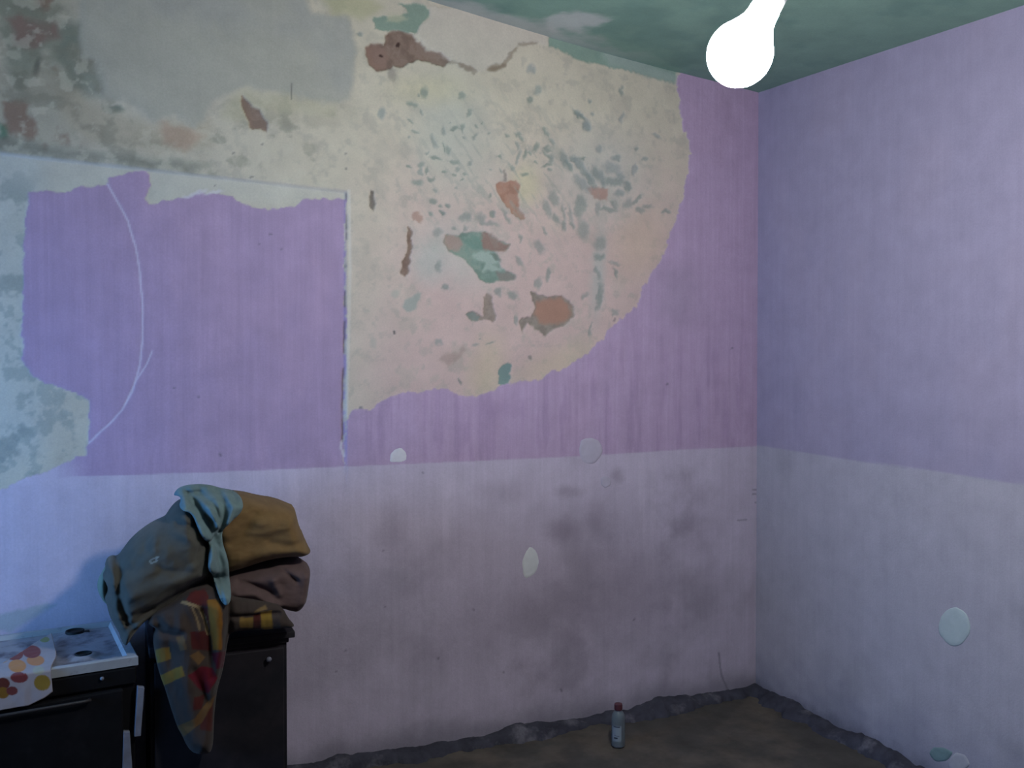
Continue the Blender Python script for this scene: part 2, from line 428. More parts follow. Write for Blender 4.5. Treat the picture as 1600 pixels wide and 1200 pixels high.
    m = poly(C4([(415, 50), (420, 30), (560, 40), (700, 70), (860, 110), (932, 150), (925, 197), (880, 190), (800, 190), (770, 240), (720, 280), (680, 290), (630, 310), (560, 290), (500, 260),
             (420, 215), (380, 180), (358, 150), (385, 105), (420, 80)]), (200, 190, 176), 0.9, 1.5, 's', -0.003)
    for (a, b) in [((500, 268), (560, 285)), ((545, 285), (620, 310)), ((670, 300), (735, 280)), ((735, 275), (790, 210)), ((800, 190), (870, 186))]:
        pp = C4([a, b]); dd = dist_line(qx, qy, pp)
        paint_over(C, A, 0.6*sstep(4.5, 1.0, dd + 6*n2), (132, 116, 100), 0)
    ell(*C4([(575, 293)])[0], 12, 4.5, 20, (136, 116, 98), 0.8, 0.5, 'q'); ell(*C4([(700, 290)])[0], 12, 5.5, -10, (136, 120, 102), 0.8, 0.5, 'q')
    poly(C4([(148, 205), (190, 185), (222, 190), (225, 150), (250, 130), (300, 135), (350, 150), (375, 190), (410, 220), (465, 232), (500, 265), (480, 285), (430, 275), (380, 255), (340, 272),
             (300, 290), (262, 285), (250, 303), (190, 305), (160, 280), (143, 235)]), (130, 106, 94), 0.95, 1.6, 's', 0.008)
    poly(C4([(148, 205), (190, 188), (225, 205), (240, 250), (235, 290), (190, 303), (160, 280), (145, 235)]), (146, 118, 106), 0.8, 4, 'q')
    poly(C4([(240, 300), (268, 300), (275, 340), (260, 365), (243, 340)]), GREYBR, 0.6, 3, 'q')
    ell(*C4([(285, 195)])[0], 3.5, 2.5, 0, (70, 50, 44)); ell(*C4([(208, 236)])[0], 3.5, 3.0, 0, (70, 50, 44))
    # yellowish and greenish washes
    ell(700, 175, 46, 60, 10, (188, 190, 178), 0.5, 0.9, 'q'); ell(720, 240, 60, 60, 0, (186, 188, 178), 0.45, 0.9, 'q')
    ell(940, 270, 60, 60, 20, (188, 190, 184), 0.45, 0.9, 'q'); ell(820, 290, 22, 26, 0, (206, 196, 160), 0.6, 0.8, 'q')
    ell(670, 140, 50, 20, 0, (204, 194, 160), 0.5, 0.9, 'q'); ell(760, 580, 26, 50, 10, OCHRE, 0.6, 0.8, 'q'); ell(1000, 380, 36, 50, 20, (206, 180, 160), 0.6, 0.8, 'q')
    ell(870, 570, 60, 22, -25, OCHRE, 0.5, 0.8, 'q'); ell(720, 395, 60, 45, 30, (190, 190, 182), 0.55, 0.8, 'q'); ell(935, 430, 10, 60, 3, (178, 182, 176), 0.6, 0.8, 'q')
    ell(670, 410, 22, 30, 0, (180, 186, 178), 0.5, 0.8, 'q')
    poly(C4([(705, 800), (722, 782), (745, 785), (790, 775), (808, 800), (802, 860), (803, 900), (832, 940), (810, 947), (770, 910), (740, 870), (712, 830)]), ORANGE, 0.95, 1.3, 's', 0.006)
    poly(C4([(732, 735), (742, 735), (748, 780), (735, 780)]), GREYBR, 0.8, 1.5)
    poly(C5([(850, 370), (880, 380), (930, 395), (990, 395), (1030, 430), (1042, 470), (1010, 512), (960, 532), (917, 567), (870, 522), (838, 512), (815, 552), (805, 500), (815, 488), (860, 485),
             (872, 440), (860, 400)]), (148, 136, 126), 0.95, 1.5, 's', 0.005)
    poly(C5([(880, 412), (930, 405), (985, 402), (1022, 435), (1030, 470), (1000, 505), (950, 515), (890, 510), (872, 470)]), ORANGE, 0.9, 4, 'q')
    poly(C5([(570, 470), (600, 460), (648, 478), (655, 400), (670, 380), (692, 400), (690, 440), (706, 475), (692, 502), (650, 495), (600, 502)]), (152, 136, 126), 0.95, 1.6, 's', 0.005)
    poly(C5([(570, 470), (600, 460), (630, 480), (625, 500), (600, 502)]), GREENGREY, 0.8, 2)
    m = poly(C5([(487, 130), (540, 132), (600, 112), (660, 120), (762, 175), (750, 197), (700, 190), (722, 235), (730, 270), (792, 302), (780, 327), (720, 325), (680, 342), (640, 322), (600, 272),
             (560, 232), (500, 197), (483, 160)]), (128, 150, 138), 0.95, 1.8, 's', 0.005)
    poly(C5([(487, 130), (540, 132), (560, 165), (540, 200), (500, 197), (483, 160)]), (172, 148, 138), 0.9, 3, 'q')
    poly(C5([(640, 122), (660, 118), (700, 140), (762, 175), (750, 197), (700, 195), (655, 190)]), (152, 122, 112), 0.9, 2.5, 'q')
    poly(C5([(600, 215), (650, 195), (700, 205), (725, 240), (690, 260), (740, 275), (700, 290), (650, 285), (660, 250), (620, 240)]), (170, 182, 172), 0.85, 3, 'q')
    poly(C5([(560, 150), (620, 120), (645, 150), (650, 190), (600, 195)]), (120, 146, 134), 0.8, 3, 'q')
    poly(C5([(680, 205), (715, 205), (732, 240), (705, 238)]), (110, 122, 110), 0.8, 2, 'q')
    poly(C5([(700, 290), (760, 285), (792, 305), (780, 327), (720, 325)]), GREYBR, 0.8, 2.5, 'q')
    poly(C5([(323, 95), (341, 110), (338, 200), (330, 290), (310, 312), (290, 297), (300, 250), (318, 215), (320, 130)]), (136, 112, 100), 0.95, 1.3, 's', 0.006)
    poly(C4([(160, 822), (178, 828), (184, 900), (175, 917), (160, 890)]), (112, 104, 98), 0.9, 1.3, 's', 0.006)
    poly(C5([(755, 675), (769, 690), (762, 770), (735, 787), (713, 770), (720, 710)]), (124, 146, 142), 0.95, 1.3, 's', 0.003)
    poly(C5([(308, 410), (345, 395), (370, 370), (386, 380), (375, 410), (350, 452), (325, 466), (303, 440)]), (164, 166, 158), 0.9, 2, 's')
    poly(C5([(455, 665), (480, 640), (545, 640), (560, 608), (573, 630), (540, 665), (500, 692)]), (170, 148, 138), 0.75, 4, 'q')
    poly(C4([(345, 920), (370, 915), (390, 945), (375, 965), (350, 950)]), (176, 144, 130), 0.9, 2, 'q')
    poly(C4([(1095, 808), (1130, 800), (1185, 822), (1182, 862), (1155, 862), (1110, 835)]), (176, 140, 128), 0.85, 2.5, 'q')
    ell(*C5([(270, 383)])[0], 7, 7, 0, (176, 172, 160), 0.8, 0.6); ell(*C5([(175, 600)])[0], 5, 8, 0, (180, 172, 160), 0.7, 0.6); ell(*C5([(265, 550)])[0], 2, 2, 0, (80, 80, 80))
    ell(*C5([(545, 765)])[0], 3, 5, -30, (140, 136, 130), 0.9); ell(*C5([(850, 657)])[0], 3, 3, 0, (140, 130, 124), 0.8); ell(*C5([(120, 878)])[0], 4, 3, 0, (130, 126, 130), 0.8)
    # flecks left by the scraper: centre, half-length, half-width, angle
    fl = [(545, 155, 34, 18, 95), (185, 165, 18, 12, 90), (235, 130, 40, 26, 100), (135, 230, 36, 22, 30), (203, 295, 26, 10, 80), (110, 368, 30, 8, 35), (605, 305, 24, 13, 110), (388, 455, 42, 14, 80),
          (485, 432, 40, 13, 0), (548, 425, 40, 15, 95), (652, 495, 22, 12, -35), (662, 418, 16, 10, 100), (768, 470, 13, 10, 0), (305, 540, 58, 17, 75), (400, 590, 40, 9, 80), (432, 610, 36, 14, 75),
          (265, 632, 16, 10, 0), (320, 682, 50, 13, 5), (195, 735, 32, 22, 120), (205, 795, 30, 14, 60), (250, 785, 28, 10, 95), (480, 715, 44, 14, 12), (515, 768, 28, 11, -35), (475, 830, 14, 9, -40),
          (572, 806, 15, 9, 10), (600, 720, 22, 16, 0), (283, 848, 26, 12, 20), (180, 885, 48, 22, 0), (318, 945, 24, 12, 95), (300, 1035, 28, 26, 40), (365, 1080, 20, 8, 0), (425, 1072, 22, 11, 50),
          (378, 1132, 24, 12, 10), (290, 1138, 16, 8, 0), (495, 932, 16, 11, 20), (776, 992, 14, 11, -40), (790, 1150, 16, 20, 0), (1180, 105, 26, 36, 10), (1112, 190, 17, 32, 10), (930, 490, 16, 10, 25),
          (1525, 315, 60, 13, 38), (1580, 410, 26, 30, 0), (1030, 500, 44, 13, 50), (1000, 570, 30, 13, 75), (1158, 590, 34, 16, 105), (1115, 635, 15, 13, 0), (1020, 660, 60, 15, 100), (1075, 640, 50, 12, 100),
          (1245, 465, 40, 18, 60), (1290, 545, 34, 16, 70), (1260, 605, 44, 20, 10), (1250, 650, 46, 14, 30), (1288, 690, 40, 17, 110), (1255, 745, 40, 12, -20), (1160, 712, 16, 9, 10), (965, 765, 22, 13, -55),
          (1065, 815, 32, 16, 8), (858, 785, 18, 9, 40), (788, 778, 12, 10, 0), (855, 660, 16, 16, 0), (1440, 740, 50, 17, 60), (1470, 680, 32, 17, 20), (1545, 680, 22, 14, 0), (1283, 775, 14, 10, 0),
          (435, 385, 10, 6, 90), (708, 380, 12, 5, 90), (150, 465, 24, 14, 0), (95, 505, 14, 10, 0), (95, 755, 22, 10, 10), (400, 800, 24, 8, 0), (560, 510, 18, 6, 0), (545, 855, 14, 8, -50)]
    for i, (cx, cy, a, b_, an) in enumerate(fl):
        (x_, y_), = C7([(cx, cy)])
        ell(x_, y_, a/5.333*1.08, b_/5.333*1.12, an, [(138, 148, 140), (146, 152, 146), (128, 140, 132)][i % 3], 0.74, 0.5, 'f', 0.002)
    fl8 = [(300, 175, 36, 22, 70), (350, 210, 60, 14, 5), (200, 165, 40, 26, -20), (470, 165, 48, 13, 60), (372, 152, 14, 16, 0), (45, 135, 20, 11, 15), (90, 90, 16, 10, 30), (15, 265, 24, 22, 0), (125, 235, 14, 12, 0),
           (195, 235, 22, 12, 90), (685, 360, 44, 26, 45), (555, 300, 30, 9, 70), (720, 250, 26, 8, 65), (550, 450, 34, 15, 45), (740, 540, 44, 14, 95), (680, 600, 34, 20, 95), (1085, 340, 40, 30, 120), (1078, 430, 34, 20, 10),
           (1065, 530, 42, 12, 70), (1180, 465, 32, 12, 10), (1190, 530, 38, 10, 70), (990, 680, 26, 14, -30), (1180, 795, 17, 22, 0), (1080, 690, 90, 16, 98), (1020, 900, 40, 9, 98), (975, 240, 64, 30, 80),
           (955, 90, 70, 30, 95), (780, 40, 50, 26, 60), (740, 110, 60, 17, 70), (800, 180, 34, 15, 60), (845, 130, 60, 12, 85), (890, 140, 56, 10, 80), (845, 225, 28, 13, 80), (895, 212, 26, 9, 60),
           (1070, 105, 40, 18, 95), (1140, 115, 50, 13, 10), (1180, 75, 34, 15, 75), (1270, 75, 36, 26, 120), (1330, 50, 40, 11, -45), (1350, 118, 24, 19, 0), (1400, 95, 30, 11, 0), (1525, 128, 26, 12, 0), (415, 660, 24, 17, 30),
           (265, 1012, 20, 10, 0), (370, 985, 30, 8, -20), (290, 968, 10, 8, 0), (25, 985, 24, 16, 20), (70, 630, 20, 16, 20), (25, 490, 18, 34, 0), (540, 848, 10, 22, 0), (510, 680, 30, 22, 0)]
    for i, (cx, cy, a, b_, an) in enumerate(fl8):
        (x_, y_), = C8([(cx, cy)])
        ell(x_, y_, a/4.21*1.08, b_/4.21*1.12, an, [(144, 148, 142), (150, 152, 146), (136, 144, 138)][i % 3], 0.72, 0.5, 'f', 0.002)
    fl4 = [(1060, 700, 40, 12, 45), (1080, 735, 50, 13, 50), (1130, 745, 30, 15, 70), (1160, 770, 40, 12, 80), (1205, 725, 36, 22, 20), (1215, 785, 50, 15, 5), (1240, 760, 20, 16, 0), (1075, 790, 40, 18, 40),
           (1110, 775, 40, 10, 55), (1225, 680, 20, 12, 0), (1145, 640, 14, 14, 0), (1270, 805, 12, 22, 0), (1235, 830, 18, 14, 0), (1095, 545, 18, 22, 0), (1065, 495, 40, 10, 40), (1120, 492, 10, 8, 0), (1245, 510, 8, 24, 10),
           (1245, 395, 8, 20, 0), (1105, 435, 8, 8, 0), (1400, 590, 20, 8, 30), (1305, 640, 8, 8, 0), (1350, 680, 12, 8, 0), (1300, 730, 10, 24, 20), (1000, 690, 16, 40, -20), (215, 490, 16, 24, 0), (855, 300, 14, 20, 0), (120, 145, 14, 10, 0)]
    for i, (cx, cy, a, b_, an) in enumerate(fl4):
        (x_, y_), = C4([(cx, cy)])
        ell(x_, y_, a/2.76*1.05, b_/2.76*1.1, an, [(140, 148, 146), (150, 154, 152), (132, 142, 138)][i % 3], 0.7, 0.5, 'f', 0.002)
    # faint scraping lines round the flecks
    sc = sstep(0.10, 0.2, fbm((X+Z*0.8)*40, (X-Z)*9, 101, 3))*np.exp(-(((px-790)/150)**2+((py-270)/110)**2))
    paint_over(C, A, sc*0.5*(1-cov), (158, 160, 150), 0)
    KEEP[0] = np.ones(X.shape)
    # ---- white scratch on the panel, cracks at its right edge
    for pts, w in (([(168, 287), (182, 312), (200, 345), (212, 385), (219, 430), (223, 480), (223, 530), (218, 575), (207, 612), (190, 642), (168, 665), (140, 692)], 1.5), ([(238, 549), (228, 572), (215, 592), (203, 615), (196, 632)], 1.2)):
        d = dist_line(px + 0.25*jx, py, pts)
        mk = 0.75*sstep(w+1.0, w-0.9, d)
        paint_over(C, A, mk, (206, 196, 216), 0.2); D += 0.0015*mk
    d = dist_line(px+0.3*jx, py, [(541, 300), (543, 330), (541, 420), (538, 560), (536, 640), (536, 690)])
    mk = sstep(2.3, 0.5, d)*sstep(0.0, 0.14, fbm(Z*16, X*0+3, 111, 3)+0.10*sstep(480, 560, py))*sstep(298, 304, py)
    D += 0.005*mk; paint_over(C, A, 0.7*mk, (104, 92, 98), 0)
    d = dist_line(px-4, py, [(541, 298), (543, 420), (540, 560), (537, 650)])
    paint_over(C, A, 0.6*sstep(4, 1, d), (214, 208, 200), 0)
    d = dist_line(px+0.4*jx, py+0.3*jy, [(535, 690), (533, 700), (538, 712)]); paint_over(C, A, 0.7*sstep(3, 1, d), (206, 200, 206), 0)
    d = dist_line(px, py+0.3*jy, [(-300, 203), (0, 240), (540, 300)]); paint_over(C, A, 0.12*sstep(4, 1, np.abs(d))*(py > ledge-1), (214, 208, 200), 0)
    for cx, cy, rx, ry in [(314, 300, 12, 3.5), (296, 305, 12, 3), (335, 302, 16, 3)]:
        ell(cx, cy, rx, ry, -12, (214, 208, 214), 0.7, 0.5, 'q')
    # scuffs at the corner
    for (a, b) in [((1176, 765), (1192, 766)), ((1176, 772), (1190, 772)), ((1152, 813), (1166, 812)), ((1180, 785), (1190, 786))]:
        d = dist_line(px, py, [a, b]); paint_over(C, A, 0.5*sstep(2, 0.6, d), (96, 92, 104), 0)
    d = dist_line(px+0.4*jx, py, [(1122, 1020), (1124, 1042), (1130, 1062), (1138, 1080)]); paint_over(C, A, 0.5*sstep(2.4, 0.6, d), (92, 88, 98), 0)
    # grime just above the floor
    gm = sstep(0.16, 0.02, Z + 0.10*n1)
    paint_over(C, A, gm*0.6, (112, 108, 116), 0.2)
    D += 0.014*inside
    D += 0.006*fbm(X*2.2, Z*2.2, 121, 3)              # the wall is not flat
    return C, A, D

step = 0.005
nu = int(4.4/step)+1; nv = 600
u = np.linspace(XL, 0.0, nu); v = np.linspace(0, 1, nv)
X, Vv = np.meshgrid(u, v)
Z = Vv*(ceil_z(X, 0*X)+0.004)
C, A, D = wall_back_fields(X, Z)
D *= sstep(0.0, 0.05, -X)
wall_back = mesh_np('wall_back', np.stack([X, D, Z], -1).reshape(-1, 3), grid_faces(nu, nv), M_wall, color=np.concatenate([C, A[..., None]], -1).reshape(-1, 4))
tag(wall_back, kind='structure')

# --- right wall ----------------------------------------------------
def wall_right_fields(Y, Z):
    P = np.stack([np.zeros_like(Y), Y, Z], -1).reshape(-1, 3)
    px, py = proj(P); px = px.reshape(Y.shape); py = py.reshape(Y.shape)
    n1 = fbm(Y*9, Z*9, 201, 5); n2 = fbm(Y*30, Z*30, 207, 4)
    C = np.zeros(Y.shape+(3,)); A = np.full(Y.shape, 0.5); D = np.zeros(Y.shape)
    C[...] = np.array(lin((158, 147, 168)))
    paint_over(C, A, sstep(0.0, 0.2, fbm(Y*4, Z*2.5, 211, 4))*0.3, (164, 150, 168), 0.5)
    sz = np.interp(-Y, [0, 0.6, 1.42, 4.6], [1.219, 1.206, 1.196, 1.18])
    low = sstep(0.003, -0.003, Z-sz+0.004*n2)
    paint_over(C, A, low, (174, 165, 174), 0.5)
    st = low*sstep(0.0, 0.25, fbm(Y*4+3, Z*4, 217, 5))
    paint_over(C, A, st*0.35, (150, 144, 150), 0.6)
    gm = sstep(0.30, 0.02, Z + 0.25*n1)
    paint_over(C, A, gm*0.45, (126, 122, 140), 0.3)
    gm2 = sstep(0.10, 0.02, Z+0.07*n1+0.05*n2)
    paint_over(C, A, gm2*0.6, (100, 96, 106), 0.2)
    # pale bare patch left and round the big dab
    D += 0.006*fbm(Y*2.2, Z*2.2, 221, 3) + 0.0010*n2
    return C, A, D
nu2, nv2 = 460, 300
Y, Vv = np.meshgrid(np.linspace(YF, 0.0, nu2), np.linspace(0, 1, nv2))
Z = Vv*(ceil_z(0*Y, Y)+0.004)
C, A, D = wall_right_fields(Y, Z)
D *= sstep(0.0, 0.05, -Y)
wall_right = mesh_np('wall_right', np.stack([D, Y, Z], -1).reshape(-1, 3), grid_faces(nu2, nv2)[:, ::-1], M_wall, color=np.concatenate([C, A[..., None]], -1).reshape(-1, 4))
tag(wall_right, kind='structure')

# --- ceiling ----------------------------------------------------
nx, ny = 300, 300
gx, gy = np.meshgrid(np.linspace(XL-0.1, 0.1, nx), np.linspace(YF-0.1, 0.1, ny))
gz = ceil_z(gx, gy) + 0.006*fbm(gx*8, gy*8, 301, 4)*sstep(0, .1, -gx)*sstep(0, .1, -gy)
px, py = proj(np.stack([gx, gy, gz], -1).reshape(-1, 3)); px = px.reshape(gx.shape); py = py.reshape(gx.shape)
C = np.zeros(gx.shape+(3,)); A = np.full(gx.shape, 0.0)
C[...] = np.array(lin((132, 160, 142)))
paint_over(C, A, sstep(0.0, 0.2, fbm(gx*4, gy*4, 311, 5))*0.5, (108, 138, 126), 0)
qx = px+26*fbm(gx*14, gy*14, 315, 4); qy = py+20*fbm(gx*14, gy*14, 319, 4)
m = sstep(5, -5, sdf_poly(qx, qy, [(850, 30), (880, 18), (925, 22), (950, 32), (925, 46), (880, 44), (860, 52)]))
paint_over(C, A, m*0.85, (196, 196, 188), 0)
edge = sstep(0.10, 0.0, -gy - 0.05 + 0.25*fbm(gx*7, gy*7, 331, 4))*sstep(-0.5, -1.2, gx)
paint_over(C, A, edge*0.7, (196, 192, 184), 0)
ceiling = mesh_np('ceiling', np.stack([gx, gy, gz], -1).reshape(-1, 3), grid_faces(nx, ny)[:, ::-1], M_wall, color=np.concatenate([C, A[..., None]], -1).reshape(-1, 4))
tag(ceiling, kind='structure')

# --- left wall with its window opening, wall behind the camera (both out of frame)
bm = bmesh.new(); zt = 3.45; w = WIN
add_box(bm, XL-0.25, XL, YF-0.25, w['y0'], 0, zt); add_box(bm, XL-0.25, XL, w['y1'], 0.25, 0, zt)
add_box(bm, XL-0.25, XL, w['y0'], w['y1'], 0, w['z0']); add_box(bm, XL-0.25, XL, w['y0'], w['y1'], w['z1'], zt)
tag(bm_obj('wall_left', bm, M_plain), kind='structure')
bm = bmesh.new(); add_box(bm, XL, 0.25, YF-0.25, YF, 0, zt)
tag(bm_obj('wall_front', bm, M_plain), kind='structure')
bm = bmesh.new()
y0, y1, z0, z1 = w['y0'], w['y1'], w['z0'], w['z1']
for (a, b, c, d) in ((y0, y0+.05, z0, z1), (y1-.05, y1, z0, z1), (y0+.05, y1-.05, z0, z0+.05), (y0+.05, y1-.05, z1-.05, z1), ((y0+y1)/2-.02, (y0+y1)/2+.02, z0+.05, z1-.05)):
    add_box(bm, XL-0.09, XL-0.03, a, b, c, d, 0.004)
tag(bm_obj('window_1', bm, M_frame), kind='structure')

# --- crumbling cement skirting: one strip along each wall
def skirt(name, along, n, seed, L, prof_h, prof_t):
    s = np.linspace(0, L, n)
    h = prof_h*(1.0 + 1.5*fbm(s*4, s*0+1, seed, 4) + 0.5*fbm(s*26, s*0+4, seed+9, 3))
    t = prof_t*(1.0 + 1.2*fbm(s*4, s*0+7, seed+3, 4) + 0.8*fbm(s*22, s*0+2, seed+6, 3))
    h = np.maximum(h, 0.02); t = np.maximum(t, 0.012)
    prof = [(0.0, 1.0), (0.25, 0.97), (0.5, 0.80), (0.72, 0.52), (0.9, 0.22), (1.0, 0.0)]
    V = []
    for i, (a, b) in enumerate(prof):
        r = 0.007*fbm(s*30, s*0+i*3.1, seed+20, 3)
        tt = np.maximum(t*a + r*(0 < i), -0.02 if i == 0 else 0.004); zz = np.maximum(h*b + r*(0 < i < 5), -0.012)
        if i == 0: tt = tt*0-0.012
        if i == 5: zz = zz*0-0.012
        V.append(along(s, tt, zz))
    V = np.stack(V, 0).reshape(-1, 3)
    o = mesh_np(name, V, grid_faces(n, len(prof)), M_skirt, smooth=True)
    return tag(o, kind='structure')
skirt('baseboard_back', lambda s, t, z: np.stack([-s, -t, z], -1), 420, 401, 4.38, 0.038, 0.075)
skirt('baseboard_right', lambda s, t, z: np.stack([-t, -s, z], -1), 420, 431, 4.5, 0.036, 0.075)

# --- dabs of filler on the walls (parts of the walls)
def dab(outline, wall, mat, name='plaster_patch', thick=0.004):
    P = []
    for (a, b) in outline: P.append(at_y(a, b, 0.0) if wall is wall_back else at_x(a, b, 0.0))
    P = np.array(P); c = P.mean(0); n = np.array([0, -1, 0]) if wall is wall_back else np.array([-1, 0, 0])
    k = 64; L = len(P); V = []; F = []
    tt = np.linspace(0, L, k, endpoint=False)
    ring = np.array([P[int(t) % L]*(1-t % 1)+P[(int(t)+1) % L]*(t % 1) for t in tt])
    for _ in range(14): ring = 0.5*ring+0.25*(np.roll(ring, 1, 0)+np.roll(ring, -1, 0))
    jit = 1.03+0.22*np.array([fbm(np.array([math.cos(2*math.pi*i/k)*2+a_]), np.array([math.sin(2*math.pi*i/k)*2+7]), 501, 3)[0] for i in range(k) for a_ in [c[0]*3+c[2]]])
    ring = c+(ring-c)*jit[:, None]
    prof = [(1.0, -0.006), (1.0, 0.35*thick), (0.95, 0.8*thick), (0.75, thick), (0.4, 1.05*thick)]
    for r, h in prof: V.append(c+(ring-c)*r + n*h)
    V = np.concatenate(V+[(c+n*thick*1.1)[None]], 0)
    F = []
    for a in range(len(prof)-1):
        for i in range(k): F.append((a*k+i, a*k+(i+1) % k, (a+1)*k+(i+1) % k, (a+1)*k+i))
    tip = len(V)-1; a = (len(prof)-1)*k
    for i in range(k): F.append((a+i, a+(i+1) % k, tip, tip))
    bm = bmesh.new(); vv = [bm.verts.new(p) for p in V]
    for f in F:
        try: bm.faces.new([vv[i] for i in dict.fromkeys(f)])
        except ValueError: pass
    return bm_obj(name, bm, mat, wall, smooth=True)
dab([(608, 722), (609, 710), (616, 703), (624, 699), (632, 703), (636, 712), (634, 721), (622, 723)], wall_back, M_filler)
M_filler_dull = mat_plain('dull_filler', (186, 176, 192), 0.9, 0.06, 30.0, 0.3, spec=0.2)
dab([(904, 700), (908, 688), (920, 683), (933, 686), (941, 697), (940, 712), (930, 724), (916, 724), (906, 715)], wall_back, M_filler_dull)
dab([(938, 746), (946, 744), (955, 748), (954, 758), (946, 763), (939, 757)], wall_back, M_filler_dull)
dab([(815, 880), (819, 866), (826, 853), (836, 858), (842, 876), (839, 890), (828, 903), (819, 903), (817, 892)], wall_back, mat_plain('pale_filler', (208, 206, 208), 0.9, 0.05, 30.0, 0.3))
dab([(1466, 978), (1472, 958), (1488, 949), (1506, 954), (1517, 970), (1515, 990), (1506, 1003), (1492, 1011), (1478, 1003), (1470, 992)], wall_right, mat_plain('mint_filler', (178, 186, 186), 0.9, 0.05, 30.0, 0.3))
dab([(1452, 1176), (1458, 1168), (1476, 1168), (1490, 1176), (1480, 1188), (1462, 1190)], wall_right, M_filler_green)
dab([(1482, 1190), (1492, 1176), (1510, 1180), (1516, 1196), (1500, 1206), (1486, 1202)], wall_right, mat_plain('grey_filler', (172, 166, 172), 0.9, 0.06, 30.0, 0.3, spec=0.2))

# ------------------------------------------------------------------ cabinet (dark, against the back wall)
CF = -0.500                     # plane of its front
M_black = mat_plain('black_varnish', (30, 28, 34), 0.7, 0.3, 10.0, 0.15, spec=0.2, c2=(34, 30, 34), c2scale=5.0)
M_knob = mat_plain('pale_knob', (110, 110, 122), 0.5, 0.05)
cr = at_y(449, 986, CF); cl = at_y(225, 1010, CF)
ch = float(cr[2]); cx1 = float(cr[0]); cx0 = max(float(cl[0]), -2.80)
cab = empty('cabinet', ((cx0+cx1)/2, (CF-0.03)/2, 0)); tag(cab, 'black wooden cabinet carrying the pile of clothes', 'cabinet')
ox, oy = cab.location.x, cab.location.y
bm = bmesh.new(); add_box(bm, cx0-ox, cx1-ox, CF+0.012-oy, -0.03-oy, 0.0, ch-0.022, 0.004); bm_obj('body', bm, M_black, cab)
bm = bmesh.new(); add_box(bm, cx0-0.004-ox, cx1+0.024-ox, CF-0.012-oy, -0.025-oy, ch-0.022, ch, 0.004); bm_obj('top_board', bm, M_black, cab)
bm = bmesh.new(); add_box(bm, cx0-0.002-ox, cx1+0.006-ox, CF+0.002-oy, -0.028-oy, ch-0.040, ch-0.022, 0.004); bm_obj('cornice', bm, M_black, cab)
bm = bmesh.new()
add_box(bm, cx0+0.012-ox, cx1-0.012-ox, CF-0.004-oy, CF+0.016-oy, 0.06, ch-0.052, 0.004)
door = bm_obj('door', bm, M_black, cab)
bm = bmesh.new(); k = at_y(419, 1028, CF)
Mk = Matrix.Translation((k[0]-ox, CF-0.004-oy, k[2])) @ Matrix.Rotation(math.pi/2, 4, 'X')
add_lathe(bm, [(0.004, -0.002), (0.004, 0.006), (0.008, 0.009), (0.009, 0.013), (0.006, 0.017), (0.001, 0.018)], 16, Mk)
bm_obj('knob', bm, M_knob, door, True)

# ------------------------------------------------------------------ cooker
M_enamel = mat_plain('chipped_white_enamel', (134, 134, 142), 0.5, 0.10, 9.0, 0.1, spec=0.5, c2=(70, 66, 76), c2scale=13.0, lo=0.48, hi=0.66)
M_enamel2 = mat_plain('white_enamel_rim', (152, 154, 160), 0.45, 0.10, 12.0, 0.1, spec=0.5, c2=(96, 94, 102), c2scale=16.0, lo=0.58, hi=0.70)
M_soot = mat_plain('sooty_black_steel', (14, 13, 16), 0.75, 0.3, 12.0, 0.2, spec=0.15, c2=(27, 24, 27), c2scale=8.0, lo=0.55, hi=0.75)
M_trim = mat_plain('bare_steel_strip', (122, 124, 138), 0.5, 0.12, 25.0, 0.1, c2=(110, 108, 118), c2scale=12.0)
M_hole = mat_plain('burner_black', (12, 12, 14), 0.7, 0.2)
TH = 0.700
fr = at_z(216, 1024, TH)
crot = math.radians(6.5)
cook = empty('cooker', (fr[0], fr[1], 0), crot); tag(cook, 'white-topped black gas cooker with chipped enamel and spotted cloth on it', 'cooker')
CW, CD = 0.60, 0.47            # local: x from -CW to 0, y from 0 (front) to CD
bm = bmesh.new(); add_box(bm, -CW+0.008, -0.008, 0.010, CD, 0.03, TH-0.030, 0.005); bm_obj('body', bm, M_soot, cook)
# enamel hob: raised rim round a shallow well
bm = bmesh.new()
def rect(x0, x1, y0, y1, z): return [bm.verts.new(p) for p in ((x0, y0, z), (x1, y0, z), (x1, y1, z), (x0, y1, z))]
loops = [rect(-CW, 0, 0, CD, TH-0.030), rect(-CW, 0, 0, CD, TH-0.004), rect(-CW+.004, -.004, .004, CD-.004, TH), rect(-CW+.022, -.030, .016, CD-.022, TH),
         rect(-CW+.030, -.038, .024, CD-.030, TH-.014)]
for a, b in zip(loops[:-1], loops[1:]):
    for i in range(4): bm.faces.new((a[i], a[(i+1) % 4], b[(i+1) % 4], b[i]))
bm.faces.new(loops[0][::-1])
hob = bm_obj('hob_rim', bm, M_enamel2, cook)
wx0, wx1, wy0, wy1, wz = -CW+.030, -.038, .024, CD-.030, TH-.014
gx_, gy_ = np.meshgrid(np.linspace(wx0, wx1, 90), np.linspace(wy0, wy1, 60))
def cook_local(px, py, z):
    p = at_z(px, py, z)-np.array([fr[0], fr[1], 0]); c, s = math.cos(-crot), math.sin(-crot)
    return (p[0]*c-p[1]*s, p[0]*s+p[1]*c)
b1 = cook_local(130, 1021, wz+0.010); b2 = cook_local(117, 990, wz)
gz_ = np.full(gx_.shape, wz)
for (bx, by, hh) in ((b1[0], b1[1], 0.010), (b2[0], b2[1], 0.004)):
    r_ = np.hypot(gx_-bx, gy_-by); gz_ += hh*np.exp(-((r_-0.030)/0.016)**2)
gz_ += 0.0015*fbm(gx_*20, gy_*20, 601, 3)
mesh_np('hob_plate', np.stack([gx_, gy_, gz_], -1).reshape(-1, 3), grid_faces(90, 60), M_enamel, cook)
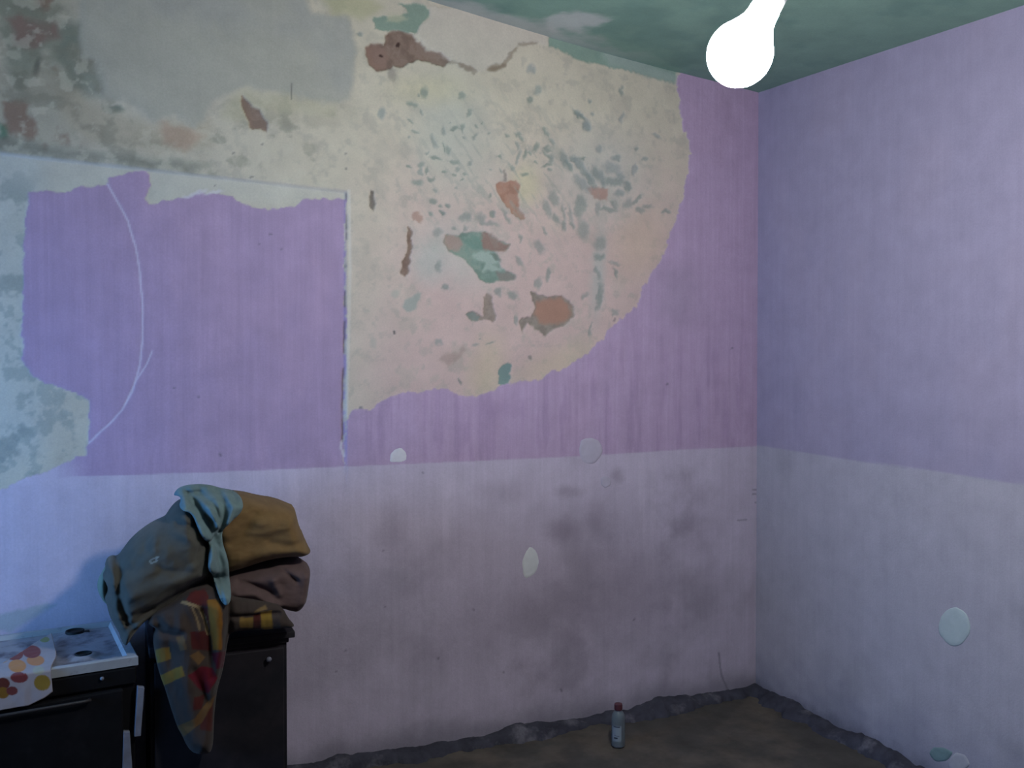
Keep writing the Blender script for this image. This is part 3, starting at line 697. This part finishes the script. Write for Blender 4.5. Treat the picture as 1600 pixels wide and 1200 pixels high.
for (bx, by, rr) in ((b1[0], b1[1], 0.021), (b2[0], b2[1], 0.026)):
    bm = bmesh.new(); add_lathe(bm, [(rr+.004, wz-.004), (rr+.004, wz+.0115), (rr, wz+.0125), (rr*.92, wz+.007), (rr*.5, wz+.006)], 28, Matrix.Translation((bx, by, 0)))
    bm_obj('burner_hole', bm, M_hole, cook, True)
sx_, sy_ = cook_local(134, 988, wz)
bm = bmesh.new(); add_box(bm, sx_-.018, sx_+.012, sy_-.008, sy_+.006, wz-.002, wz+.006, .002); bm_obj('burner_support', bm, M_hole, cook)
# front: control strip, oven door, bare edges
bm = bmesh.new(); add_box(bm, -CW+.006, -.006, -.004, .012, TH-.085, TH-.034, .004); panel = bm_obj('control_panel', bm, M_soot, cook)
bm = bmesh.new(); add_lathe(bm, [(.003, 0), (.006, .004), (.005, .009), (.001, .010)], 12, Matrix.Translation((-.105, -.004, TH-.052)) @ Matrix.Rotation(math.pi/2, 4, 'X')); bm_obj('screw', bm, M_trim, panel, True)
bm = bmesh.new(); add_box(bm, -CW+.012, -.045, -.012, .012, .10, TH-.094, .006); od = bm_obj('oven_door', bm, M_soot, cook)
bm = bmesh.new(); add_tube(bm, [(-CW+.10, -.012, TH-.108), (-CW+.10, -.03, TH-.106), (-CW+.12, -.034, TH-.105), (-.16, -.034, TH-.105), (-.14, -.03, TH-.106), (-.14, -.012, TH-.108)], .005, 8)
bm_obj('handle', bm, mat_plain('worn_handle', (46, 42, 44), 0.5, 0.2), od, True)
def front_pt(px, py):           # on the cooker's front plane
    n = np.array([-math.sin(crot), math.cos(crot), 0.0]); d = ray(px, py); f0 = np.array([fr[0], fr[1], 0])
    t = ((f0-CAM) @ n)/(d @ n); p = CAM+d*t-f0; c, s = math.cos(-crot), math.sin(-crot)
    return (p[0]*c-p[1]*s, p[2])
for quad in ([(214, 1071), (225, 1072), (219, 1148), (209, 1149)], [(192, 1141), (202, 1141), (207, 1215), (190, 1215)]):
    q = [front_pt(*a) for a in quad]
    bm = bmesh.new(); A_ = [bm.verts.new((a, -.014, b)) for a, b in q]; B_ = [bm.verts.new((a, .004, b)) for a, b in q]
    bm.faces.new(A_); bm.faces.new(B_[::-1])
    for i in range(4): bm.faces.new((A_[i], B_[i], B_[(i+1) % 4], A_[(i+1) % 4]))
    bmesh.ops.bevel(bm, geom=bm.edges[:], offset=.0015, segments=1, affect='EDGES')
    bm_obj('edge_strip', bm, M_trim, cook)
for (lx, ly) in ((-CW+.03, .03), (-.03, .03), (-CW+.03, CD-.03), (-.03, CD-.03)):
    bm = bmesh.new(); add_lathe(bm, [(.016, 0.0), (.018, .006), (.012, .012), (.012, .032)], 12, Matrix.Translation((lx, ly, 0))); bm_obj('foot', bm, M_soot, cook, True)

# ------------------------------------------------------------------ spotted cloth lying on the cooker and hanging over its front
K2 = lambda p: crop(p, 0, 940, 6.6667)
us = np.linspace(-0.60, 0.0, 150); n_v = 120
tops = crop([(-700, 700), (0, 565), (70, 540), (250, 455), (430, 360), (520, 350)], 0, 940, 6.6667)
ux_r = cook_local(*K2([(555, 430)])[0], TH)     # far right corner
ex_r = cook_local(*K2([(480, 690)])[0], TH)
lc = ex_r[0]                                     # right end on the front edge
bk = cook_local(*K2([(475, 352)])[0], TH)
L_ = -CW+0.04
sidx = np.linspace(0, 1, 140); tv = np.linspace(0, 1, 110)
Sg, Tg = np.meshgrid(sidx, tv)
top_len = np.interp(Sg, [0, 0.55, 1.0], [0.06, 0.10, bk[1]])             # how far it reaches back on the hob
hang = np.interp(Sg, [0, 0.55, 0.8, 0.93, 1.0], [0.085, 0.095, 0.095, 0.080, 0.066])
dist = -top_len + Tg*(top_len+hang)                 # <0 on the hob, >0 hanging
xr = np.interp(dist, [-0.16, -0.10, 0.0, 0.02, 0.08], [bk[0]+0.006, (bk[0]+lc)/2+0.012, lc, lc, lc+0.004])
xr = xr+0.012
xx = L_ + Sg*(xr-L_)
wob = fbm(xx*14, dist*14, 701, 3)
rad = 0.008
yy = np.where(dist < 0, -dist, 0.0); zz = np.where(dist < 0, TH+0.004, TH+0.004-dist)
bend = np.exp(-(dist/0.012)**2)
yy = yy - 0.008*(1-sstep(-0.004, 0.012, -dist)) - 0.012*np.clip(dist, 0, 1)/0.1 - 0.008*np.clip(wob, -.3, .3)*sstep(0.01, 0.05, dist)
yy = np.where(dist > 0, yy-0.008, yy)
zz = zz - 0.003*bend + np.where(dist < 0, 0.006*np.clip(wob+0.25, 0, 1)*sstep(0, .03, -dist), 0)
P = np.stack([xx, yy, zz], -1).reshape(-1, 3)
c, s = math.cos(crot), math.sin(crot)
Wp = np.stack([P[:, 0]*c-P[:, 1]*s+fr[0], P[:, 0]*s+P[:, 1]*c+fr[1], P[:, 2]], -1)
px, py = proj(Wp)
Cc = np.tile(np.array(lin((148, 138, 142))), (len(P), 1)); Aa = np.zeros(len(P))
for (cx, cy, rx, ry, col) in [(465, 395, 50, 30, (150, 150, 92)), (150, 550, 92, 62, (136, 62, 54)), (370, 612, 92, 55, (206, 136, 84)), (180, 670, 92, 66, (206, 140, 82)), (20, 600, 60, 40, (196, 150, 110)), (330, 522, 96, 66, (132, 58, 54)),
                              (200, 790, 92, 56, (128, 62, 62)), (440, 845, 86, 82, (150, 120, 52)), (30, 855, 72, 62, (104, 52, 44)), (30, 950, 66, 60, (140, 100, 40)), (125, 930, 60, 46, (120, 62, 60)), (400, 715, 60, 46, (176, 172, 158)), (-120, 720, 90, 70, (206, 140, 82)), (-200, 900, 90, 70, (136, 62, 54))]:
    (x_, y_), = K2([(cx, cy)])
    mk = sstep(1.06, 0.94, np.hypot((px-x_)/(rx/6.667), (py-y_)/(ry/6.667)))
    Cc = Cc*(1-mk[:, None])+np.array(lin(col))*0.72*mk[:, None]
M_spot = mat_cloth('spotted_cotton', None, 0.06, attr=True)
sp = mesh_np('spotted_cloth', Wp, grid_faces(140, 110), M_spot, color=np.concatenate([Cc, Aa[:, None]], -1))
sm = sp.modifiers.new('thickness', 'SOLIDIFY'); sm.thickness = 0.0025; sm.offset = 1.0
tag(sp, 'white cloth with red, orange and olive dots hanging over the cooker front', 'cloth')

# ------------------------------------------------------------------ the pile of clothes on the cabinet
def chaikin(p, n=2):
    p = np.asarray(p, float)
    for _ in range(n):
        q = np.roll(p, -1, 0); p = np.stack([0.75*p+0.25*q, 0.25*p+0.75*q], 1).reshape(-1, 2)
    return p
def blur(a, n=1):
    for _ in range(n):
        b = np.pad(a, 1, mode='edge')
        a = (b[1:-1, 1:-1]*2 + b[:-2, 1:-1] + b[2:, 1:-1] + b[1:-1, :-2] + b[1:-1, 2:])/6
    return a
H = 0.0036
GX0, GZ0, GNX, GNZ = -3.10, 0.15, 270, 330          # one working grid for every garment (x, z)
GX, GZ = np.meshgrid(GX0+H*np.arange(GNX), GZ0+H*np.arange(GNZ))
FRONT = np.full(GX.shape, 0.0)                       # the front surface of what is already in the pile
def garment(name, outline_px, Yc, Df, Db, R, mat, folds=(), wr=(0.006, 8, 26, 30), seed=0, follow=None, color=None, smooth_n=1, sharp=2, fold_gain=1.25):
    """a soft solid: the outline stands in the plane y=Yc, its front bulges by Df and its back by Db; folds are (polyline px, width m, height m)"""
    global FRONT
    out = chaikin([at_y(a, b, Yc)[[0, 2]] for a, b in outline_px], sharp)
    sd = sdf_poly(GX, GZ, out)
    cc = 0.25*(sd[:-1, :-1]+sd[1:, :-1]+sd[:-1, 1:]+sd[1:, 1:]) < 0
    e = np.clip(-sd/R, 0, 1); e = blur(e, 2)
    s = np.sqrt(np.clip(1-(1-e)**2, 0, 1))
    amp, fu, fv, ang = wr
    a = math.radians(ang); U = GX*math.cos(a)+GZ*math.sin(a); W_ = -GX*math.sin(a)+GZ*math.cos(a)
    warp = 0.035*fbm(GX*7, GZ*7, seed+5, 3)
    nz = fbm((U+warp)*fu, (W_+warp)*fv, seed+11, 4)
    rid = 1-2*np.abs(fbm((U+warp)*fu*0.7+5, (W_+1.5*warp)*fv*0.6, seed+31, 3))*2
    disp = 1.5*amp*(1.6*nz + 0.7*(rid-0.5)) + 0.35*amp*fbm((U+warp)*fu*4, (W_+warp)*fv*3, seed+51, 3)
    for pts, w_, h_ in folds:
        q = np.array([at_y(a_, b_, Yc)[[0, 2]] for a_, b_ in pts])
        dd = dist_line(GX+0.2*warp, GZ+0.2*warp, [tuple(t) for t in q])
        disp = disp + fold_gain*h_*np.exp(-(dd/w_)**2)
    fe = sstep(0, 0.25, e)
    df = Df(GX, GZ) if callable(Df) else Df
    db = Db(GX, GZ) if callable(Db) else Db
    yc = np.full(GX.shape, Yc) if follow is None else follow
    yf = yc - df*s - disp*(0.25+0.75*fe)*(sd < 0)
    yf = blur(yf, smooth_n)
    yb = yc + db*s
    # boundary vertices sit on the outline
    used = np.zeros(GX.shape, bool)
    for dy in (0, 1):
        for dx in (0, 1): used[dy:GNZ-1+dy, dx:GNX-1+dx] |= cc
    cnt = np.zeros(GX.shape, int)
    for dy in (0, 1):
        for dx in (0, 1): cnt[dy:GNZ-1+dy, dx:GNX-1+dx] += cc
    bnd = used & (cnt < 4)
    VX, VZ = GX.copy(), GZ.copy()
    bi = np.argwhere(bnd); P0 = np.stack([GX[bnd], GZ[bnd]], -1)
    best = np.full(len(P0), 1e9); Q = P0.copy()
    for i in range(len(out)):
        A0 = out[i]; B0 = out[(i+1) % len(out)]; E = B0-A0
        t = np.clip(((P0-A0) @ E)/(E @ E+1e-12), 0, 1); pr = A0+t[:, None]*E; d2 = ((P0-pr)**2).sum(1)
        k_ = d2 < best; best[k_] = d2[k_]; Q[k_] = pr[k_]
    VX[bnd] = Q[:, 0]; VZ[bnd] = Q[:, 1]
    yf = np.where(bnd, yc, yf); yb = np.where(bnd, yc, yb)
    yb = np.maximum(yb, yf+0.002)
    idf = -np.ones(GX.shape, int); idf[used] = np.arange(used.sum())
    nF = used.sum(); idb = idf.copy(); inner = used & ~bnd; idb[inner] = nF+np.arange(inner.sum())
    V = np.concatenate([np.stack([VX[used], yf[used], VZ[used]], -1), np.stack([VX[inner], yb[inner], VZ[inner]], -1)], 0)
    ii = np.argwhere(cc)
    r, c_ = ii[:, 0], ii[:, 1]
    f1 = np.stack([idf[r, c_], idf[r, c_+1], idf[r+1, c_+1], idf[r+1, c_]], -1)
    f2 = np.stack([idb[r, c_], idb[r+1, c_], idb[r+1, c_+1], idb[r, c_+1]], -1)
    col = None
    if color is not None:
        px, py = proj(V); Cc = color(px, py); col = np.concatenate([Cc, np.ones((len(V), 1))], -1)
    o = mesh_np(name, V, np.concatenate([f1, f2], 0), mat, color=col)
    FRONT = np.where(used, np.minimum(FRONT, yf), FRONT)
    return o

KA = lambda p: crop(p, 140, 740, 4.4444)
KC = lambda p: crop(p, 140, 900, 4.0)

# --- checked blanket: under the pile on the cabinet and hanging down over the cabinet's front
yel = [([(410, 462), (500, 440), (512, 520), (422, 548)], (150, 116, 56)), ([(437, 622), (575, 560), (596, 625), (460, 688)], (158, 118, 52)), ([(540, 385), (585, 372), (608, 455), (570, 470)], (120, 96, 70)),
       ([(625, 500), (680, 470), (722, 510), (680, 558)], (134, 100, 66)), ([(735, 150), (805, 150), (830, 230), (825, 460), (770, 462), (752, 300)], (166, 112, 46)),
       ([(545, 940), (660, 890), (730, 790), (790, 740), (765, 810), (700, 920), (590, 1005)], (128, 92, 56)), ([(940, 262), (1020, 255), (1022, 325), (942, 322)], (150, 118, 64)), ([(1070, 225), (1140, 215), (1142, 345), (1105, 345), (1072, 320)], (160, 126, 56)),
       ([(1025, 225), (1100, 180), (1115, 205), (1035, 235)], (150, 122, 84))]
red = [([(610, 620), (700, 565), (770, 575), (800, 640), (740, 735), (680, 700)], (116, 30, 46)), ([(760, 480), (850, 470), (845, 570), (790, 580)], (100, 30, 48)), ([(600, 150), (640, 100), (720, 85), (745, 130), (735, 190), (690, 190)], (112, 50, 44)),
       ([(630, 350), (740, 340), (760, 470), (640, 460)], (92, 40, 40)), ([(700, 830), (770, 800), (770, 970), (690, 960)], (98, 50, 44)), ([(1022, 240), (1068, 235), (1070, 325), (1025, 325)], (90, 44, 38)), ([(650, 760), (720, 740), (700, 830), (650, 840)], (96, 44, 42)), ([(700, 190), (740, 200), (760, 320), (730, 330)], (104, 46, 40))]
def blanket_col(px, py):
    C = np.tile(np.array(lin((62, 52, 48))), (len(px), 1))
    wx = px+3*fbm(px*0.08, py*0.08, 801, 3); wy = py+3*fbm(px*0.08, py*0.08, 805, 3)
    for lst in (red, yel):
        for pts, c_ in lst:
            m = sstep(1.0, -1.0, sdf_poly(wx, wy, KC(pts)))[:, None]; C = C*(1-m)+np.array(lin(c_))*0.54*m
    d = dist_line(wx, wy, KC([(582, 165), (640, 180), (690, 200), (720, 260), (742, 360)])); m = 0.8*sstep(3.4, 2.0, d)[:, None]
    C = C*(1-m)+np.array(lin((146, 124, 92)))*m
    d = dist_line(wx, wy, KC([(640, 200), (670, 260), (685, 330)])); m = 0.6*sstep(2.4, 1.2, d)[:, None]
    C = C*(1-m)+np.array(lin((130, 110, 84)))*m
    return C
M_blanket = mat_cloth('checked_wool', None, 0.12, attr=True, weave=300.0)
YB = CF-0.050
def bl_back(x, z): return np.where(z > ch-0.005, 0.30, 0.026)
def bl_front(x, z):
    xh = at_y(356, 990, YB)[0]
    return np.where(x > xh, 0.03, 0.045)
bl = garment('blanket', KC([(360, 290), (410, 225), (500, 185), (560, 140), (640, 80), (760, 60), (850, 120), (1000, 150), (1160, 170), (1210, 200), (1240, 262), (1285, 310), (1262, 322), (1200, 325), (1120, 335), (1000, 338), (880, 348),
    (864, 400), (852, 480), (830, 600), (802, 690), (790, 760), (776, 900), (772, 1090), (720, 1108), (640, 1102), (602, 1052), (580, 1000), (545, 940), (500, 800), (470, 700), (440, 620), (420, 550), (402, 450), (394, 380), (420, 330), (380, 310)]),
    YB, bl_front, bl_back, 0.05, M_blanket,
    folds=[(KC([(860, 160), (862, 350), (850, 500), (800, 700)]), 0.012, -0.02), (KC([(700, 200), (745, 360), (740, 480), (760, 600)]), 0.014, -0.014), (KC([(790, 180), (790, 450), (760, 700), (730, 1000)]), 0.025, 0.016),
           (KC([(560, 300), (600, 450), (600, 700), (650, 1000)]), 0.03, 0.012), (KC([(640, 560), (700, 720), (720, 760)]), 0.012, -0.010), (KC([(480, 420), (520, 640), (600, 900)]), 0.02, -0.008), (KC([(420, 260), (470, 330), (560, 340)]), 0.014, -0.014), (KC([(900, 240), (1180, 225)]), 0.008, -0.012)],
    wr=(0.006, 20, 7, 0), seed=810, color=blanket_col)
tag(bl, 'brown, maroon and yellow checked blanket hanging from under the clothes pile', 'blanket')

# --- brown-mauve folded garment
br = garment('folded_garment', KA([(800, 820), (790, 740), (810, 690), (960, 645), (1060, 620), (1180, 592), (1300, 562), (1440, 572), (1507, 618), (1509, 621), (1508, 624), (1504, 700), (1490, 780), (1478, 836), (1450, 892), (1404, 930), (1400, 931), (1340, 920), (1250, 905), (1130, 900), (950, 900), (850, 895)]),
    -0.36, 0.165, 0.18, 0.045, mat_cloth('brown_twill', (88, 70, 68)),
    folds=[(KA([(1000, 690), (1100, 710), (1220, 760)]), 0.010, -0.016), (KA([(1180, 610), (1300, 625), (1380, 680)]), 0.008, -0.014), (KA([(980, 760), (1100, 760), (1250, 850)]), 0.012, 0.012), (KA([(960, 830), (1150, 840), (1330, 900)]), 0.008, -0.016), (KA([(1220, 680), (1260, 760)]), 0.012, 0.010), (KA([(1460, 620), (1440, 880)]), 0.02, 0.008)],
    wr=(0.007, 9, 22, -14), seed=830, sharp=1)
tag(br, 'mauve-brown folded garment between the mustard coat and the blanket', 'clothes')

# --- mustard folded coat
mu = garment('folded_coat', KA([(700, 185), (760, 140), (900, 122), (1060, 124), (1190, 158), (1290, 170), (1404, 214), (1405, 216), (1420, 270), (1436, 340), (1455, 374), (1457, 378), (1490, 460), (1521, 514), (1523, 517), (1521, 519), (1440, 562), (1439, 563), (1300, 566), (1180, 596), (1040, 645), (930, 665), (850, 650), (835, 560), (815, 450), (785, 350), (745, 260)]),
    -0.34, 0.185, 0.19, 0.060, mat_cloth('mustard_canvas', (112, 88, 58)),
    folds=[(KA([(1000, 640), (1180, 575), (1420, 545)]), 0.012, -0.016), (KA([(930, 420), (1010, 360), (1100, 230)]), 0.016, -0.010), (KA([(1100, 300), (1300, 330), (1440, 370)]), 0.035, 0.008), (KA([(1000, 520), (1200, 470), (1460, 480)]), 0.02, 0.008), (KA([(1080, 180), (1180, 200), (1330, 230)]), 0.014, 0.008), (KA([(1200, 420), (1330, 440), (1450, 420)]), 0.012, -0.006)],
    wr=(0.007, 7, 18, 12), seed=850, sharp=1)
tag(mu, 'mustard-brown folded coat at the top right of the clothes pile', 'clothes')

# --- pale green shirt peeping out at the left under the jacket
sh = garment('shirt', KA([(105, 650), (128, 625), (170, 600), (260, 640), (300, 800), (240, 930), (160, 930), (105, 900), (72, 850), (52, 800), (56, 735), (78, 700)]),
    -0.37, 0.05, 0.10, 0.03, mat_cloth('pale_green_cotton', (106, 116, 104)),
    folds=[(KA([(120, 640), (130, 720), (140, 900)]), 0.008, -0.012), (KA([(80, 720), (90, 860)]), 0.008, 0.008)], wr=(0.006, 22, 8, 0), seed=870)
tag(sh, 'pale green shirt edge peeping out left of the olive jacket', 'clothes')

# --- olive grey jacket, the big left lump
def jacket_col(px, py):
    C = np.tile(np.array(lin((76, 73, 67))), (len(px), 1))
    for pts in ([(415, 606), (440, 592), (475, 578)], [(415, 606), (430, 622), (468, 606)], [(474, 578), (462, 598)]):
        m = 0.8*sstep(1.5, 0.7, dist_line(px, py, KA(pts)))[:, None]; C = C*(1-m)+np.array(lin((132, 136, 130)))*m
    return C
ja = garment('jacket', KA([(535, 290), (560, 250), (600, 205), (650, 175), (740, 240), (790, 330), (830, 430), (850, 560), (850, 670), (800, 720), (720, 760), (640, 820), (560, 880), (480, 930), (400, 985), (340, 1045), (290, 1120), (250, 1180), (215, 1140), (205, 1095), (160, 1015),
    (130, 960), (118, 900), (100, 850), (128, 800), (112, 745), (86, 705), (112, 660), (104, 620), (130, 590), (160, 582), (192, 588), (240, 520), (290, 455), (370, 388), (440, 342), (525, 305)]),
    -0.40, 0.195, 0.20, 0.085, mat_cloth('olive_grey_cotton', None, attr=True),
    folds=[(KA([(200, 600), (205, 720), (225, 850), (260, 960)]), 0.010, -0.022), (KA([(160, 600), (150, 760), (190, 920)]), 0.012, 0.010), (KA([(280, 900), (460, 840), (640, 740), (800, 660)]), 0.014, -0.014), (KA([(330, 960), (500, 880), (700, 770)]), 0.010, 0.012),
           (KA([(240, 780), (420, 700), (600, 650), (760, 560)]), 0.020, 0.010), (KA([(390, 400), (370, 480), (310, 560)]), 0.010, -0.009), (KA([(450, 360), (430, 460)]), 0.010, 0.008), (KA([(600, 300), (680, 320), (720, 280)]), 0.012, -0.020), (KA([(560, 340), (650, 370), (720, 420)]), 0.016, 0.010),
           (KA([(260, 1000), (330, 920), (420, 860)]), 0.010, -0.012), (KA([(470, 580), (560, 600), (700, 600), (790, 560)]), 0.012, -0.008), (KA([(720, 330), (730, 440), (715, 520)]), 0.010, -0.010), (KA([(240, 1080), (330, 990)]), 0.012, 0.010)],
    wr=(0.008, 8, 22, 26), seed=890, sharp=1, color=jacket_col)
tag(ja, 'olive-grey jacket heaped on the left of the clothes pile', 'jacket')

# --- blue-grey scarf thrown over the top
fol = np.where(FRONT < -0.3, FRONT, -0.40)
for _ in range(5):
    q_ = np.pad(fol, 1, mode='edge'); fol = np.minimum.reduce([q_[1:-1, 1:-1], q_[:-2, 1:-1], q_[2:, 1:-1], q_[1:-1, :-2], q_[1:-1, 2:]])
fol = blur(fol, 10)
top_z = at_y(320, 790, -0.5)[2]
fol = np.where(GZ > top_z, np.maximum(fol, -0.60), fol)
sc = garment('scarf', KA([(596, 184), (612, 150), (640, 125), (690, 108), (780, 99), (870, 108), (930, 128), (1020, 138), (1062, 165), (1070, 225), (1045, 275), (1000, 315), (950, 360), (915, 400), (922, 480), (950, 560), (966, 640), (978, 760), (968, 830), (935, 872), (900, 852), (872, 800), (850, 690), (806, 640), (812, 560),
    (826, 462), (785, 446), (750, 385), (720, 296), (690, 262), (640, 250), (622, 228), (650, 192), (625, 184)]),
    -0.52, 0.030, 0.020, 0.018, mat_cloth('blue_grey_cotton', (102, 120, 122)),
    folds=[(KA([(640, 190), (740, 170), (830, 230), (880, 350)]), 0.009, 0.016), (KA([(650, 235), (760, 230), (850, 330)]), 0.007, -0.014), (KA([(700, 160), (780, 150), (860, 200), (890, 300)]), 0.007, -0.012), (KA([(900, 140), (930, 200), (930, 300), (905, 390)]), 0.009, -0.014), (KA([(960, 170), (990, 220), (950, 330)]), 0.008, 0.012),
           (KA([(930, 150), (945, 185)]), 0.006, -0.014), (KA([(1010, 145), (1020, 175)]), 0.006, -0.012), (KA([(820, 470), (880, 430), (910, 400)]), 0.008, -0.012), (KA([(840, 500), (880, 640), (920, 800)]), 0.010, 0.010), (KA([(880, 690), (900, 770), (905, 840)]), 0.007, -0.014), (KA([(780, 330), (830, 430)]), 0.008, 0.010)],
    wr=(0.006, 14, 34, -60), seed=910, fold_gain=1.5, follow=fol-0.006, smooth_n=1)
tag(sc, 'pale blue-grey scarf thrown over the top of the clothes pile', 'scarf')

# ------------------------------------------------------------------ plastic bottle on the floor
def mat_bottle():
    m, nt, b = new_mat('milky_plastic')
    nt.links.new(scale_col(nt, lin((150, 160, 168)), ramp(nt, noise_node(nt, 20, 2), .3, .7, .97, 1.03)), b.inputs['Base Color'])
    b.inputs['Roughness'].default_value = 0.35; b.inputs['Transmission Weight'].default_value = 0.6; b.inputs['IOR'].default_value = 1.25
    return m
base = at_z(966, 1166, 0.0)
bo = empty('bottle', (base[0], base[1], 0.002), math.radians(20)); tag(bo, 'small milky plastic bottle with red cap on the floor by the wall', 'bottle')
bm = bmesh.new()
add_lathe(bm, [(.022, 0), (.0275, .003), (.0285, .010), (.0285, .060), (.0278, .064), (.0285, .068), (.0285, .118), (.027, .130), (.022, .142), (.014, .150), (.0125, .153), (.0125, .162)], 40)
bm_obj('body', bm, mat_bottle(), bo, True)
bm = bmesh.new()
prof = [(.0125+.0035, .154), (.0165, .156), (.0165, .176), (.0155, .180), (.010, .181)]
add_lathe(bm, prof, 40)
for k in range(20):
    a = 2*math.pi*k/20; M_ = Matrix.Rotation(a, 4, 'Z'); r = bmesh.ops.create_cube(bm, size=1.0)
    for v_ in r['verts']: v_.co = M_ @ Vector((.0165+v_.co.x*.0016, v_.co.y*.0018, .166+v_.co.z*.018))
bm_obj('cap', bm, mat_plain('red_plastic', (88, 48, 56), 0.45, 0.05), bo)
va = math.atan2(CAM[1]-base[1], CAM[0]-base[0]) - math.radians(20)
bm = bmesh.new(); n = 24; rows = []
for z in (.028, .095):
    rows.append([bm.verts.new((.0290*math.cos(va-1.05+1.5*i/n), .0290*math.sin(va-1.05+1.5*i/n), z)) for i in range(n+1)])
for i in range(n): bm.faces.new((rows[0][i], rows[0][i+1], rows[1][i+1], rows[1][i]))
lb = bm_obj('paper_label', bm, mat_plain('label_paper', (140, 148, 158), 0.7, 0.04), bo, True)
def mark(a0, a1, z0, z1, c):
    bm = bmesh.new(); rows = []
    for z in (z0, z1): rows.append([bm.verts.new((.0293*math.cos(va+a0+(a1-a0)*i/8), .0293*math.sin(va+a0+(a1-a0)*i/8), z)) for i in range(9)])
    for i in range(8): bm.faces.new((rows[0][i], rows[0][i+1], rows[1][i+1], rows[1][i]))
    return bm_obj('label_print', bm, c, lb)
M_ink = mat_plain('dark_ink', (56, 60, 76), 0.7, 0.05)
mark(-.75, .25, .088, .0925, M_ink); mark(-.65, -.10, .040, .046, M_ink); mark(-.60, 0.15, .052, .0535, M_ink)

# ------------------------------------------------------------------ the lit bulb on its cord
lp = at_d(1156, 84, 1.98)                     # centre of the globe
tip = at_d(1196, 14, 1.98)                    # where the neck meets the socket
ax = Vector(tip-lp).normalized()
cz = float(ceil_z(np.array([tip[0]+0.10]), np.array([tip[1]]))[0])
lamp = empty('hanging_bulb', (tip[0]+0.10, tip[1], cz)); tag(lamp, 'glaring white light bulb hanging on a cord near the ceiling', 'lamp')
o3 = Vector(lamp.location)
m, nt, b = new_mat('lit_bulb'); b.inputs['Base Color'].default_value = (1, 1, 1, 1)
b.inputs['Emission Color'].default_value = (*LAMP_COLOR, 1); b.inputs['Emission Strength'].default_value = LAMP_STRENGTH
Mb = Matrix.Translation(Vector(lp)-o3) @ ax.to_track_quat('Z', 'Y').to_matrix().to_4x4()
L = float(np.linalg.norm(tip-lp)); R_ = 0.072
bm = bmesh.new()
prof = [(0.001, -R_)]+[(R_*math.sin(t), -R_*math.cos(t)) for t in np.linspace(0.15, 2.25, 18)]+[(0.044, 0.066), (0.037, 0.080), (0.034, 0.096), (0.033, L)]
add_lathe(bm, prof, 40, Mb); bm_obj('bulb', bm, m, lamp, True)
M_sock = mat_plain('white_bakelite', (226, 226, 222), 0.4, 0.05)
bm = bmesh.new(); add_lathe(bm, [(.029, L), (.032, L+.004), (.032, L+.040), (.021, L+.055), (.009, L+.066)], 28, Mb); bm_obj('socket', bm, M_sock, lamp, True)
s0 = Mb @ Vector((0, 0, L+.066)); top = Vector((0, 0, -0.02))
pts = []
for i in range(17):
    t = i/16; d0 = Vector(ax)*0.12
    p = s0*(1-t)**3 + (s0+d0)*3*t*(1-t)**2 + (top+Vector((0, 0, -.18)))*3*t*t*(1-t) + top*t**3
    pts.append(p)
bm = bmesh.new(); add_tube(bm, pts, .0035, 8); bm_obj('cord', bm, M_sock, lamp, True)
bm = bmesh.new(); add_lathe(bm, [(.045, .004), (.045, -.010), (.036, -.020), (.012, -.026)], 28); bm_obj('ceiling_rose', bm, M_sock, lamp, True)
